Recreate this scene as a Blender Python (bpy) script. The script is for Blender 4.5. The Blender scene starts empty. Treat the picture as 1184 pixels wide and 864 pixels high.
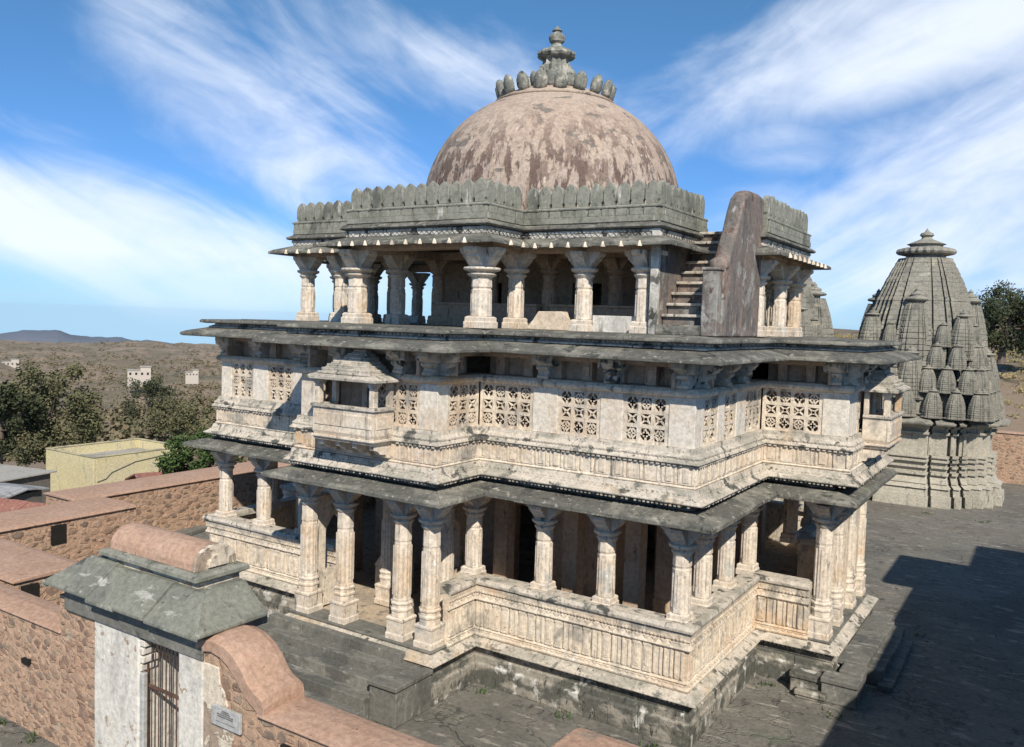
import bpy, math, random
from mathutils import Vector, Matrix
R = math.radians
random.seed(7)
S = bpy.context.scene

# ------------------------------------------------------------------ camera
F_PX, YAW, PITCH, ROLL = 978.9, 0.5705952, 0.0622914, 0.0319137
cy, sy = math.cos(YAW), math.sin(YAW)
fw = Vector((-sy*math.cos(PITCH), cy*math.cos(PITCH), -math.sin(PITCH)))
rt = Vector((cy, sy, 0)); up = rt.cross(fw)
c_, s_ = math.cos(ROLL), math.sin(ROLL)
rr = c_*rt + s_*up; uu = -s_*rt + c_*up
cam = bpy.data.objects.new('camera', bpy.data.cameras.new('camera'))
S.collection.objects.link(cam)
m = Matrix((rr, uu, -fw)).transposed().to_4x4(); m.translation = Vector((0, 0, 9.0))
cam.matrix_world = m
cam.data.sensor_width = 36; cam.data.lens = F_PX/1184*36
cam.data.clip_start = .1; cam.data.clip_end = 40000
S.camera = cam

# ------------------------------------------------------------------ light
SUN_TRAVEL = Vector((-.84, .92, -1.0)).normalized()
sun = bpy.data.objects.new('sun', bpy.data.lights.new('sun', 'SUN'))
S.collection.objects.link(sun)
sun.data.energy = 4.8; sun.data.angle = R(.5); sun.data.color = (1, .92, .80)
sun.rotation_euler = SUN_TRAVEL.to_track_quat('-Z', 'Y').to_euler()
S.view_settings.view_transform = 'Standard'; S.view_settings.look = 'None'
S.view_settings.exposure = 0.20; S.view_settings.gamma = 1

w = bpy.data.worlds.new('World'); S.world = w; w.use_nodes = True
N = w.node_tree.nodes; L = w.node_tree.links; N.clear()
def wn(t, **k):
    n = N.new(t)
    for a, b in k.items(): setattr(n, a, b)
    return n
def wm(op, a, b=None, c=None):
    n = N.new('ShaderNodeMath'); n.operation = op
    for i, v in enumerate((a, b, c)):
        if v is None: continue
        if isinstance(v, (int, float)): n.inputs[i].default_value = v
        else: L.new(v, n.inputs[i])
    return n.outputs[0]
sky = wn('ShaderNodeTexSky', sky_type='NISHITA', sun_disc=False)
elev = math.asin(-SUN_TRAVEL.z)
sky.sun_elevation = elev
sky.sun_rotation = math.atan2(-SUN_TRAVEL.x, -SUN_TRAVEL.y)
sky.altitude = 1100; sky.air_density = 1.0; sky.dust_density = .15; sky.ozone_density = 4.0
tc = wn('ShaderNodeTexCoord'); sp = wn('ShaderNodeSeparateXYZ'); L.new(tc.outputs['Generated'], sp.inputs[0])
cv = wn('ShaderNodeCombineXYZ'); L.new(sp.outputs[0], cv.inputs[0]); L.new(sp.outputs[1], cv.inputs[1]); L.new(wm('MAXIMUM', sp.outputs[2], .012), cv.inputs[2]); L.new(cv.outputs[0], sky.inputs[0])
az = wm('ARCTAN2', sp.outputs[0], sp.outputs[1])           # to the right of +Y, radians
el = wm('ARCSINE', sp.outputs[2])
def rot(a0, e0, deg):                                       # local coordinates of a cloud bank
    a = wm('SUBTRACT', az, a0); e = wm('SUBTRACT', el, e0); c, s = math.cos(R(deg)), math.sin(R(deg))
    return (wm('ADD', wm('MULTIPLY', a, c), wm('MULTIPLY', e, s)), wm('SUBTRACT', wm('MULTIPLY', e, c), wm('MULTIPLY', a, s)))
def bank(a0, e0, deg, ra, re, soft=.5):
    u, v = rot(a0, e0, deg)
    d = wm('SQRT', wm('ADD', wm('POWER', wm('ABSOLUTE', wm('DIVIDE', u, ra)), 2), wm('POWER', wm('ABSOLUTE', wm('DIVIDE', v, re)), 2)))
    mr = wn('ShaderNodeMapRange', interpolation_type='SMOOTHSTEP'); L.new(d, mr.inputs[0])
    mr.inputs[1].default_value = 1.25; mr.inputs[2].default_value = soft*.4; mr.inputs[3].default_value = 0; mr.inputs[4].default_value = 1
    return mr.outputs[0]
def streaks(deg, su, sv, seed, detail=7, dist=.6, rough=.58):
    u, v = rot(0, 0, deg)
    cb = wn('ShaderNodeCombineXYZ'); L.new(wm('MULTIPLY', u, su), cb.inputs[0]); L.new(wm('MULTIPLY', v, sv), cb.inputs[1]); cb.inputs[2].default_value = seed
    nt = wn('ShaderNodeTexNoise'); nt.inputs['Scale'].default_value = 1; nt.inputs['Detail'].default_value = detail
    nt.inputs['Roughness'].default_value = rough; nt.inputs['Distortion'].default_value = dist
    L.new(cb.outputs[0], nt.inputs['Vector']); return nt.outputs[0]
def pa(px, py):                                             # picture direction -> (azimuth, elevation)
    d = (fw + rr*((px-592)/F_PX) - uu*((py-432)/F_PX)).normalized()
    return math.atan2(d.x, d.y), math.asin(d.z)
CLOUDS = [  # px, py, tilt, half-length, half-height (radians), weight
 (110, 265, -9, .30, .085, .92), (300, 330, 2, .22, .060, .85), (40, 225, -22, .20, .05, .55),
 (250, 110, -38, .27, .09, .60), (390, 50, -30, .16, .09, .42), (150, 30, -40, .12, .06, .35), (420, 210, -18, .18, .06, .45), (30, 148, -8, .10, .025, .30),
 (930, 60, 28, .28, .08, .62), (1090, 45, 12, .26, .08, .85), (1120, 180, 20, .24, .12, .62),
 (1000, 280, 10, .32, .12, .58), (560, 90, -15, .18, .08, .42), (900, 170, -12, .14, .05, .45), (1180, 320, 0, .22, .1, .42)]
tot = None
for px, py, tl, ra, re, wt in CLOUDS:
    a0, e0 = pa(px, py); b = wm('MULTIPLY', bank(a0, e0, tl, ra, re), wt)
    tot = b if tot is None else wm('MAXIMUM', tot, b)
n1 = streaks(-30, 3.2, 11, 3.1, 9, .9, .56); n2 = streaks(24, 3.2, 9, 9.4, 9, .9, .56); n3 = streaks(-8, 14, 26, 5.5, 6, .8)
side = wn('ShaderNodeMapRange', interpolation_type='SMOOTHSTEP'); L.new(az, side.inputs[0])
side.inputs[1].default_value = pa(560, 200)[0]; side.inputs[2].default_value = pa(820, 200)[0]
nm = wm('ADD', wm('MULTIPLY', n1, wm('SUBTRACT', 1, side.outputs[0])), wm('MULTIPLY', n2, side.outputs[0]))
nm = wm('ADD', wm('MULTIPLY', nm, .8), wm('MULTIPLY', n3, .2))
val = wm('ADD', wm('MULTIPLY', tot, 1.0), wm('MULTIPLY', wm('SUBTRACT', nm, .5), 1.65))
cl = wn('ShaderNodeMapRange', interpolation_type='SMOOTHSTEP'); L.new(val, cl.inputs[0])
cl.inputs[1].default_value = .06; cl.inputs[2].default_value = 1.0; cl.inputs[3].default_value = 0; cl.inputs[4].default_value = .90
upm = wn('ShaderNodeMapRange'); L.new(el, upm.inputs[0]); upm.inputs[1].default_value = -.03; upm.inputs[2].default_value = .06
cf = wm('MULTIPLY', cl.outputs[0], upm.outputs[0])
mx = wn('ShaderNodeMix', data_type='RGBA'); L.new(cf, mx.inputs[0]); hz = wn('ShaderNodeMapRange', interpolation_type='SMOOTHSTEP'); L.new(el, hz.inputs[0]); hz.inputs[1].default_value = -.05; hz.inputs[2].default_value = .55
tn = wn('ShaderNodeMix', data_type='RGBA'); L.new(hz.outputs[0], tn.inputs[0]); tn.inputs[6].default_value = (.36, .54, .86, 1); tn.inputs[7].default_value = (.52, .80, .80, 1)
tm = wn('ShaderNodeMix', data_type='RGBA', blend_type='MULTIPLY'); tm.inputs[0].default_value = 1; L.new(sky.outputs[0], tm.inputs[6]); L.new(tn.outputs[2], tm.inputs[7])
L.new(tm.outputs[2], mx.inputs[6])
mx.inputs[7].default_value = (6.7, 7.2, 8.1, 1)
bg = wn('ShaderNodeBackground'); L.new(mx.outputs[2], bg.inputs[0]); bg.inputs[1].default_value = .128
wo = wn('ShaderNodeOutputWorld'); L.new(bg.outputs[0], wo.inputs[0])

# ------------------------------------------------------------------ materials
def mat(name, base, layers=(), rough=.9, speck=0.0, flake=0.0, bump=((22, .5), (5, .5)), bstr=.35, bdist=.03, spec=.2, cells=None, metallic=0):
    """layers: (scale xyz, lo, hi, colour, seed[, detail[, zrange]]): colour laid where a noise in world space passes lo..hi"""
    M = bpy.data.materials.new(name); M.use_nodes = True
    nt = M.node_tree; n = nt.nodes; l = nt.links; n.clear()
    out = n.new('ShaderNodeOutputMaterial'); bs = n.new('ShaderNodeBsdfPrincipled'); l.new(bs.outputs[0], out.inputs[0])
    bs.inputs['Roughness'].default_value = rough; bs.inputs['Specular IOR Level'].default_value = spec; bs.inputs['Metallic'].default_value = metallic
    geo = n.new('ShaderNodeNewGeometry'); pos = geo.outputs['Position']
    def vec(sc, seed):
        mp = n.new('ShaderNodeMapping'); mp.inputs['Scale'].default_value = sc; mp.inputs['Location'].default_value = (seed*3.7, seed*1.9, seed*5.3)
        l.new(pos, mp.inputs[0]); return mp.outputs[0]
    def noise(sc, seed, detail=6, dist=.3, rgh=.6):
        t = n.new('ShaderNodeTexNoise'); t.inputs['Scale'].default_value = 1; t.inputs['Detail'].default_value = detail
        t.inputs['Distortion'].default_value = dist; t.inputs['Roughness'].default_value = rgh; l.new(vec(sc, seed), t.inputs['Vector']); return t.outputs[0]
    def rng(x, lo, hi, a=0, b=1):
        r = n.new('ShaderNodeMapRange'); r.interpolation_type = 'SMOOTHSTEP'; l.new(x, r.inputs[0])
        for i, v in enumerate((lo, hi, a, b)): r.inputs[i+1].default_value = v
        return r.outputs[0]
    def mul(a, b):
        q = n.new('ShaderNodeMath'); q.operation = 'MULTIPLY'; l.new(a, q.inputs[0])
        if isinstance(b, float): q.inputs[1].default_value = b
        else: l.new(b, q.inputs[1])
        return q.outputs[0]
    col = None
    def mixc(fac, a, b):
        q = n.new('ShaderNodeMix'); q.data_type = 'RGBA'; l.new(fac, q.inputs[0])
        for sck, v in ((q.inputs[6], a), (q.inputs[7], b)):
            if isinstance(v, tuple): sck.default_value = (*v, 1)
            else: l.new(v, sck)
        return q.outputs[2]
    bumps = []
    col = base
    if cells:                                              # stones set in mortar or slabs with joints
        sc, lo, hi, ccol, seed = cells[:5]
        vo = n.new('ShaderNodeTexVoronoi'); vo.feature = cells[5] if len(cells) > 5 else 'F1'
        vo.inputs['Scale'].default_value = 1; vo.inputs['Randomness'].default_value = 1
        # bend the cells a little
        nz = n.new('ShaderNodeTexNoise'); nz.inputs['Scale'].default_value = 2.5; nz.inputs['Detail'].default_value = 3; l.new(pos, nz.inputs['Vector'])
        ad = n.new('ShaderNodeVectorMath'); ad.operation = 'MULTIPLY_ADD'; l.new(nz.outputs[1], ad.inputs[0]); ad.inputs[1].default_value = (.5, .5, .5); l.new(vec(sc, seed), ad.inputs[2])
        l.new(ad.outputs[0], vo.inputs['Vector'])
        f = rng(vo.outputs['Distance'], lo, hi)
        if vo.feature == 'DISTANCE_TO_EDGE' and len(cells) > 7:
            v2 = n.new('ShaderNodeTexVoronoi'); v2.inputs['Scale'].default_value = 1; l.new(ad.outputs[0], v2.inputs['Vector'])
            hv = n.new('ShaderNodeSeparateColor'); l.new(v2.outputs['Color'], hv.inputs[0])
            nn_ = n.new('ShaderNodeMath'); nn_.operation = 'MULTIPLY_ADD'; l.new(noise((5, 5, 5), 7, 5), nn_.inputs[0]); nn_.inputs[1].default_value = -cells[7]; l.new(vo.outputs['Distance'], nn_.inputs[2])
            n3 = n.new('ShaderNodeMath'); n3.operation = 'MULTIPLY_ADD'; l.new(hv.outputs[1], n3.inputs[0]); n3.inputs[1].default_value = -.16; l.new(nn_.outputs[0], n3.inputs[2])
            f = rng(n3.outputs[0], lo, hi)
            r_ = n.new('ShaderNodeValToRGB'); l.new(hv.outputs[0], r_.inputs[0]); cr = r_.color_ramp; cr.interpolation = 'CONSTANT'
            cols = cells[3]; cr.elements[0].color = (*cols[0], 1); cr.elements[1].position = .99; cr.elements[1].color = (*cols[-1], 1)
            for i_, c__ in enumerate(cols[1:-1]): e_ = cr.elements.new((i_+1)/(len(cols)-1)); e_.color = (*c__, 1)
            col = mixc(f, col, r_.outputs[0]); bumps.append((f, cells[6]))
        elif vo.feature == 'F1':
            tint = n.new('ShaderNodeMix'); tint.data_type = 'RGBA'; tint.blend_type = 'MULTIPLY'; tint.inputs[0].default_value = 1
            hv = n.new('ShaderNodeSeparateColor'); l.new(vo.outputs['Color'], hv.inputs[0])
            cb = n.new('ShaderNodeCombineColor')
            for i in range(3): l.new(rng(hv.outputs[0], 0, 1, .55, 1.35 - .1*i), cb.inputs[i])
            tint.inputs[6].default_value = (*ccol, 1); l.new(cb.outputs[0], tint.inputs[7]); stone = tint.outputs[2]
            hid = rng(hv.outputs[1], .22, .3); inv = n.new('ShaderNodeMath'); inv.operation = 'SUBTRACT'; inv.inputs[0].default_value = 1; l.new(f, inv.inputs[1])
            ff = mul(inv.outputs[0], hid)
            col = mixc(ff, col, stone)
            bumps.append((ff, cells[6] if len(cells) > 6 else .5))
        else:
            col = mixc(f, ccol, col); bumps.append((f, cells[6] if len(cells) > 6 else .5))
    for ly in layers:
        sc, lo, hi, c, seed = ly[:5]; det = ly[5] if len(ly) > 5 else 6
        f = rng(noise(sc, seed, det), lo, hi)
        if len(ly) > 6:
            sx = n.new('ShaderNodeSeparateXYZ'); l.new(pos, sx.inputs[0]); z0, z1 = ly[6]
            f = mul(f, rng(sx.outputs[2], z0, z1))
        col = mixc(f, col, c)
        if flake: bumps.append((f, -flake))
    if speck:
        for sc_s, sd, lo_s, cs in (((16, 16, 9), 31.7, .615, .42), ((11, 11, 2.2), 12.9, .60, .55)):
            q = n.new('ShaderNodeMix'); q.data_type = 'RGBA'; q.blend_type = 'MULTIPLY'; l.new(mul(rng(noise(sc_s, sd, 5, .1, .7), lo_s, lo_s+.05), float(speck)), q.inputs[0])
            if isinstance(col, tuple): q.inputs[6].default_value = (*col, 1)
            else: l.new(col, q.inputs[6])
            q.inputs[7].default_value = (cs, cs*.97, cs*.92, 1); col = q.outputs[2]
    # fine mottling
    mt = n.new('ShaderNodeMix'); mt.data_type = 'RGBA'; mt.blend_type = 'MULTIPLY'; mt.inputs[0].default_value = 1
    if isinstance(col, tuple): mt.inputs[6].default_value = (*col, 1)
    else: l.new(col, mt.inputs[6])
    cb = n.new('ShaderNodeCombineColor'); ns = rng(noise((9, 9, 9), 2.2, 8, .2, .75), .3, .7, .72, 1.18)
    for i in range(3): l.new(ns, cb.inputs[i])
    l.new(cb.outputs[0], mt.inputs[7]); l.new(mt.outputs[2], bs.inputs['Base Color'])
    acc = None
    for sc, st in bump:
        v = mul(noise((sc, sc, sc), sc*.1, 7, .2, .65), float(st))
        if acc is None: acc = v
        else:
            q = n.new('ShaderNodeMath'); q.operation = 'ADD'; l.new(acc, q.inputs[0]); l.new(v, q.inputs[1]); acc = q.outputs[0]
    for f, st in bumps:
        v = mul(f, float(st)); q = n.new('ShaderNodeMath'); q.operation = 'ADD'; l.new(acc, q.inputs[0]); l.new(v, q.inputs[1]); acc = q.outputs[0]
    bp = n.new('ShaderNodeBump'); bp.inputs['Strength'].default_value = bstr; bp.inputs['Distance'].default_value = bdist
    l.new(acc, bp.inputs['Height']); l.new(bp.outputs[0], bs.inputs['Normal'])
    return M
GREY = (.20, .195, .175); BLACK = (.045, .045, .042)
M = {}
M['lime'] = mat('limewashed_stone', (.70, .615, .50), [
    ((.5, .5, .7), .45, .68, (.60, .485, .37), 1), ((.35, .35, .5), .57, .72, (.56, .38, .22), 2),
    ((1.3, 1.3, 1.1), .50, .68, (.35, .32, .275), 3), ((4.5, 4.5, .55), .58, .72, (.25, .235, .205), 4, 8),
    ((5, 5, 1.2), .60, .72, (.68, .64, .58), 6, 8), ((7, 7, 4), .655, .72, BLACK, 5, 9)], speck=0.85, flake=0.25, bstr=.5)
M['pier'] = mat('whitewashed_pier', (.70, .645, .56), [
    ((.7, .7, .7), .45, .7, (.58, .47, .36), 1), ((1.5, 1.5, .9), .55, .75, (.50, .49, .46), 3),
    ((6, 6, .5), .63, .76, (.33, .33, .31), 4, 8), ((8, 8, 5), .68, .74, (.1, .1, .09), 5, 9)], speck=0.45, bstr=.25)
M['column'] = mat('carved_column_stone', (.66, .58, .485), [
    ((.6, .6, .8), .48, .7, (.59, .46, .33), 11), ((2.2, 2.2, 1.2), .55, .68, (.46, .44, .40), 12, 8),
    ((6, 6, 1.1), .59, .7, (.19, .185, .17), 13, 9), ((5, 5, 2), .62, .7, (.72, .69, .63), 14, 8)], speck=0.85, bstr=.55)
M['slab'] = mat('weathered_dark_slab', (.125, .122, .108), [
    ((.8, .8, 2), .47, .62, (.24, .23, .195), 21), ((2.5, 2.5, 5), .55, .64, (.075, .077, .07), 22, 8),
    ((7, 7, 9), .56, .70, (.38, .36, .31), 23, 10), ((1.2, 1.2, 8), .60, .70, (.19, .215, .16), 24), ((8, 8, 5), .62, .7, BLACK, 25, 9)], bstr=.6)
M['ledge'] = mat('lichen_marked_moulding', (.55, .495, .42), [
    ((.9, .9, 3), .48, .6, (.38, .355, .30), 26, 8), ((4, 4, 2), .55, .64, (.20, .195, .17), 27, 9), ((9, 9, 6), .62, .7, BLACK, 28, 9), ((1.8, 1.8, 2.5), .585, .64, (.10, .10, .09), 30, 10),
    ((.5, .5, 1), .58, .7, (.50, .40, .29), 29)], speck=0.85, flake=0.25, bstr=.6)
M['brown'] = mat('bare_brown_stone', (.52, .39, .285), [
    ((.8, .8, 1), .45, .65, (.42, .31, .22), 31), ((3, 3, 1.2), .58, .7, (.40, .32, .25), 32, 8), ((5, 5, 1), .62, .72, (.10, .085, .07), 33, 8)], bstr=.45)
M['plinth'] = mat('stained_plinth_stone', (.32, .295, .25), [
    ((1.2, 1.2, 2), .42, .54, (.115, .115, .10), 41, 8), ((2.4, 2.4, 2.0), .56, .64, (.55, .54, .50), 42, 9),
    ((6, 6, 3), .58, .66, (.07, .07, .065), 43, 9), ((.4, .4, .4), .62, .72, (.42, .30, .19), 44)], speck=0.85, flake=0.4, bstr=.7)
M['frieze'] = mat('black_and_white_stained_frieze', (.60, .575, .52), [
    ((1.2, 1.2, 1.5), .46, .58, (.42, .40, .36), 54, 9), ((2.2, 2.2, 1.4), .55, .62, (.13, .13, .12), 55, 10), ((6, 6, 3), .58, .64, (.06, .06, .055), 56, 9)], speck=.8, bstr=.6)
M['merlon'] = mat('grey_lichen_stone', (.265, .265, .225), [
    ((.9, .9, .5), .55, .66, (.13, .135, .115), 57, 9),
    ((1.4, 1.4, 1.4), .48, .62, (.20, .205, .17), 51), ((4, 4, 1), .6, .68, (.50, .49, .44), 52, 9), ((7, 7, 2), .62, .7, (.10, .10, .09), 53, 9)], speck=0.85, bstr=.45)
M['dome'] = mat('flaking_dome_plaster', (.43, .345, .28), [
    ((.5, .5, .5), .42, .62, (.40, .31, .25), 61), ((1.3, 1.3, .45), .53, .575, (.235, .175, .145), 62, 9, (16.0, 13.6)),
    ((3.0, 3.0, .8), .50, .55, (.15, .105, .088), 63, 10, (15.9, 13.2)), ((6, 6, .9), .54, .6, (.44, .36, .31), 68, 9, (15.5, 12.5)), ((1.1, 1.1, 2.4), .60, .635, (.20, .175, .15), 64, 8),
    ((5, 5, 2.0), .62, .66, (.56, .46, .39), 65, 9)], flake=0.55, bstr=.55, bdist=.05)
M['finial'] = mat('finial_stone', (.20, .205, .18), [((3, 3, 3), .5, .62, (.42, .40, .35), 66, 8), ((8, 8, 5), .58, .68, BLACK, 67, 9)], speck=0.85, bstr=.6)
M['ramp'] = mat('brown_streaked_plaster', (.20, .165, .145), [
    ((.8, .8, 1.0), .55, .60, (.30, .285, .26), 78, 10), ((2.4, 2.4, 2.0), .585, .62, (.13, .09, .07), 79, 10),
    ((1.1, 1.1, .3), .52, .62, (.25, .245, .23), 75, 9), ((1.6, 1.6, .25), .58, .66, (.10, .095, .09), 76, 9),
    ((2.0, 2.0, .8), .48, .6, (.15, .135, .125), 71, 8), ((3, 3, .9), .56, .64, (.28, .21, .175), 72, 9), ((1.5, 1.5, 1.2), .60, .66, (.40, .385, .36), 77, 9),
    ((3, 3, .5), .60, .7, (.36, .355, .34), 73, 9), ((6, 6, .8), .63, .7, (.06, .055, .05), 74, 9)], speck=0.85, flake=0.6, bstr=.5)
M['rubble'] = mat('rubble_masonry', (.47, .315, .22), [
    ((.6, .6, .8), .5, .7, (.45, .29, .20), 81), ((2, 2, 2), .58, .70, (.42, .36, .27), 82, 8), ((7, 7, 7), .66, .72, (.09, .06, .045), 83, 9)],
    cells=((3.0, 3.0, 5.6), -.185, -.12, ((.36, .235, .165), (.42, .29, .20), (.25, .165, .12), (.40, .29, .20), (.31, .235, .175), (.46, .31, .22), (.20, .14, .105)), 84, 'DISTANCE_TO_EDGE', .5, .46), bstr=.8, bdist=.05)
M['stone_a'] = mat('brown_field_stone', (.30, .20, .145), [((3, 3, 3), .5, .62, (.22, .155, .12), 85)], speck=.5, bstr=.6)
M['stone_b'] = mat('dark_field_stone', (.20, .15, .12), [((3, 3, 3), .5, .62, (.28, .21, .16), 86)], speck=.5, bstr=.6)
M['stone_c'] = mat('pinkish_field_stone', (.40, .275, .20), [((3, 3, 3), .5, .62, (.32, .23, .17), 87)], speck=.5, bstr=.6)
RB = [M['rubble'], M['stone_a'], M['stone_b'], M['stone_c']]
M['coping'] = mat('pink_lime_coping', (.44, .285, .205), [
    ((.7, .7, .7), .45, .65, (.47, .315, .235), 91), ((2.2, 2.2, 2.2), .58, .68, (.42, .27, .20), 92, 8), ((9, 9, 9), .64, .71, (.14, .095, .07), 93, 9), ((1.1, 1.1, 1.1), .60, .68, (.33, .25, .19), 94, 9)], bstr=.6)
M['paving'] = mat('slate_paving', (.14, .134, .118), [
    ((.5, .7, .5), .55, .60, (.20, .185, .155), 107, 8), ((.06, .06, .06), .50, .62, (.175, .16, .135), 108, 5),
    ((.28, .28, .28), .42, .60, (.185, .175, .152), 101), ((.12, .12, .12), .5, .65, (.105, .10, .09), 105), ((1.4, 4.5, 1), .57, .66, (.31, .285, .245), 102, 9), ((3.5, 1.8, 1), .58, .68, (.085, .083, .076), 103, 9),
    ((.9, .9, .9), .62, .7, (.13, .14, .105), 104)],
    cells=((.50, .85, .6), .0, .022, (.07, .066, .058), 106, 'DISTANCE_TO_EDGE', 1.0), bstr=.75, bdist=.03, rough=.75, spec=.35)
M['slate'] = mat('sawn_slate', (.165, .162, .145), [
    ((.5, .5, .5), .5, .62, (.115, .115, .105), 115), 
    ((.8, 3, 1), .5, .62, (.215, .21, .185), 111, 8), ((2, 6, 2), .60, .68, (.34, .335, .30), 112, 9), ((3, 3, 3), .60, .68, (.085, .087, .08), 113, 9)], bstr=.6, rough=.75, spec=.3)
M['eaveslate'] = mat('lichened_green_grey_slate', (.225, .228, .19), [
    ((.8, .8, .8), .45, .6, (.17, .175, .15), 116, 8), ((2, 6, 2), .60, .68, (.40, .395, .35), 117, 9), ((3, 3, 3), .60, .68, (.10, .10, .09), 118, 9)], speck=.6, bstr=.6)
M['shikhara'] = mat('grey_shrine_stone', (.30, .285, .24), [
    ((.9, .9, .35), .52, .64, (.17, .165, .145), 129, 9), ((.7, .7, .9), .58, .68, (.42, .40, .34), 119, 8),
    ((.35, .35, .6), .45, .62, (.27, .26, .22), 121), ((2.5, 2.5, 6), .55, .66, (.19, .185, .16), 122, 9), ((4, 4, .8), .60, .7, (.15, .145, .13), 123, 9),
    ((1.2, 1.2, 1.2), .6, .7, (.42, .38, .30), 124), ((6, 6, 6), .66, .72, (.06, .06, .055), 125, 9)], speck=0.85, bstr=.8, bdist=.05)
M['shrinewall'] = mat('pale_shrine_wall_stone', (.46, .43, .36), [
    ((.5, .5, .6), .45, .62, (.38, .355, .295), 126), ((4, 4, .9), .58, .68, (.22, .21, .18), 127, 9), ((2, 2, 2), .62, .7, (.5, .43, .32), 128)], speck=0.85, bstr=.7, bdist=.04)
M['white'] = mat('peeling_whitewash', (.66, .63, .57), [
    ((.9, .9, .5), .50, .64, (.50, .48, .44), 130, 9), ((2.2, 2.2, .6), .60, .68, (.30, .28, .25), 136, 9), ((4, 4, 4), .62, .65, (.40, .29, .21), 137, 9),
    ((1.2, 1.2, .7), .52, .68, (.60, .54, .46), 131), ((7, 7, .5), .60, .72, (.48, .45, .40), 132, 8), ((3, 3, 3), .64, .68, (.36, .27, .20), 133, 9)], flake=0.5, bstr=.35)
M['render'] = mat('crumbling_cream_render', (.64, .56, .45), [
    ((1.4, 1.4, 1.4), .52, .56, (.36, .28, .215), 134, 7), ((5, 5, 2), .6, .68, (.42, .36, .29), 135, 8)], flake=0.8, bstr=.7)
M['iron'] = mat('rusted_iron', (.085, .055, .045), [((6, 6, 6), .5, .6, (.14, .075, .05), 141)], rough=.6, spec=.4)
M['plaque'] = mat('grey_plaque_stone', (.42, .42, .41), [((5, 5, 5), .5, .7, (.36, .36, .35), 142)], bstr=.1)
M['ink'] = mat('plaque_lettering', (.10, .10, .10), bstr=.05)
M['yellow'] = mat('yellow_house_paint', (.60, .53, .32), [
    ((.35, .35, .35), .48, .65, (.56, .50, .33), 151), ((1.2, 1.2, .25), .56, .68, (.40, .37, .27), 152, 8), ((.9, .9, .9), .64, .7, (.30, .29, .24), 153, 8)], bstr=.2)
M['yellowcap'] = mat('stained_yellow_parapet', (.50, .44, .27), [((1, 1, 1), .48, .6, (.30, .28, .22), 163)])
M['cement'] = mat('cement_roof', (.40, .38, .34), [((.4, .4, .4), .5, .62, (.30, .28, .25), 154), ((2, 2, 2), .6, .7, (.2, .19, .17), 155)], bstr=.2)
M['tin'] = mat('weathered_roof_sheet', (.38, .38, .38), [((.3, 1.5, .3), .5, .62, (.27, .27, .26), 156), ((1.5, .3, 1), .6, .68, (.13, .12, .11), 157)], rough=.6)
M['tile'] = mat('red_roof_tile', (.30, .14, .11), [((.8, .8, .8), .48, .6, (.22, .11, .10), 158), ((4, 4, 4), .58, .66, (.38, .22, .17), 159, 8), ((6, 6, 6), .62, .68, (.07, .05, .05), 160)], bstr=.8)
M['darkwall'] = mat('dark_house_wall', (.16, .145, .125), [((1, 1, 1), .5, .65, (.24, .21, .17), 161)])
M['farwhite'] = mat('far_white_wall', (.50, .455, .40), [((.2, .2, .2), .5, .7, (.5, .46, .4), 162)])
M['void'] = mat('opening_shade_black', (.02, .018, .016))  # near-black colour painted in for the shade inside openings
M['bark'] = mat('tree_bark', (.16, .125, .10), [((4, 4, 1), .5, .65, (.24, .20, .165), 171)])
M['floor'] = mat('sandy_floor_stone', (.48, .39, .29), [((.8, .8, .8), .45, .6, (.38, .32, .25), 201), ((3, 3, 3), .55, .65, (.22, .20, .17), 202, 8)], bstr=.3)
def leafmat(name, a, b, c):
    Mt = mat(name, a, [((.5, .5, .5), .42, .6, b, 181, 4), ((1.6, 1.6, 1.6), .55, .7, c, 182, 4)], rough=.75)
    bs = [x for x in Mt.node_tree.nodes if x.type == 'BSDF_PRINCIPLED'][0]
    return Mt
M['leaf'] = leafmat('olive_leaves', (.13, .128, .065), (.09, .095, .048), (.18, .165, .09))
M['leafdark'] = leafmat('dark_leaves', (.055, .066, .033), (.038, .047, .024), (.085, .095, .048))
M['leafgreen'] = leafmat('green_leaves', (.06, .10, .03), (.04, .07, .022), (.09, .13, .045))
M['scrub'] = leafmat('dry_scrub', (.19, .155, .095), (.12, .11, .065), (.26, .20, .13))
M['land'] = mat('dry_hillside', (.31, .235, .17), [
    ((.012, .012, .012), .42, .6, (.20, .165, .115), 191, 10), ((.03, .03, .03), .54, .64, (.15, .14, .085), 192, 10), ((.05, .05, .05), .56, .64, (.30, .235, .17), 193, 10),
    ((.15, .15, .15), .58, .66, (.09, .085, .055), 194, 10), ((.4, .4, .4), .6, .68, (.32, .26, .20), 195, 9)], bstr=.5, bdist=.5)
M['farhill'] = mat('haze_tinted_ridge', (.13, .15, .19), [((.002, .002, .002), .45, .6, (.11, .13, .15), 196)])  # blue of the distance haze is put into the ridge colour
M['grass'] = mat('dry_grass_bank', (.30, .245, .12), [((.15, .15, .15), .45, .6, (.20, .18, .08), 197), ((.6, .6, .6), .55, .68, (.12, .11, .06), 198, 9)], bstr=.5)

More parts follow.
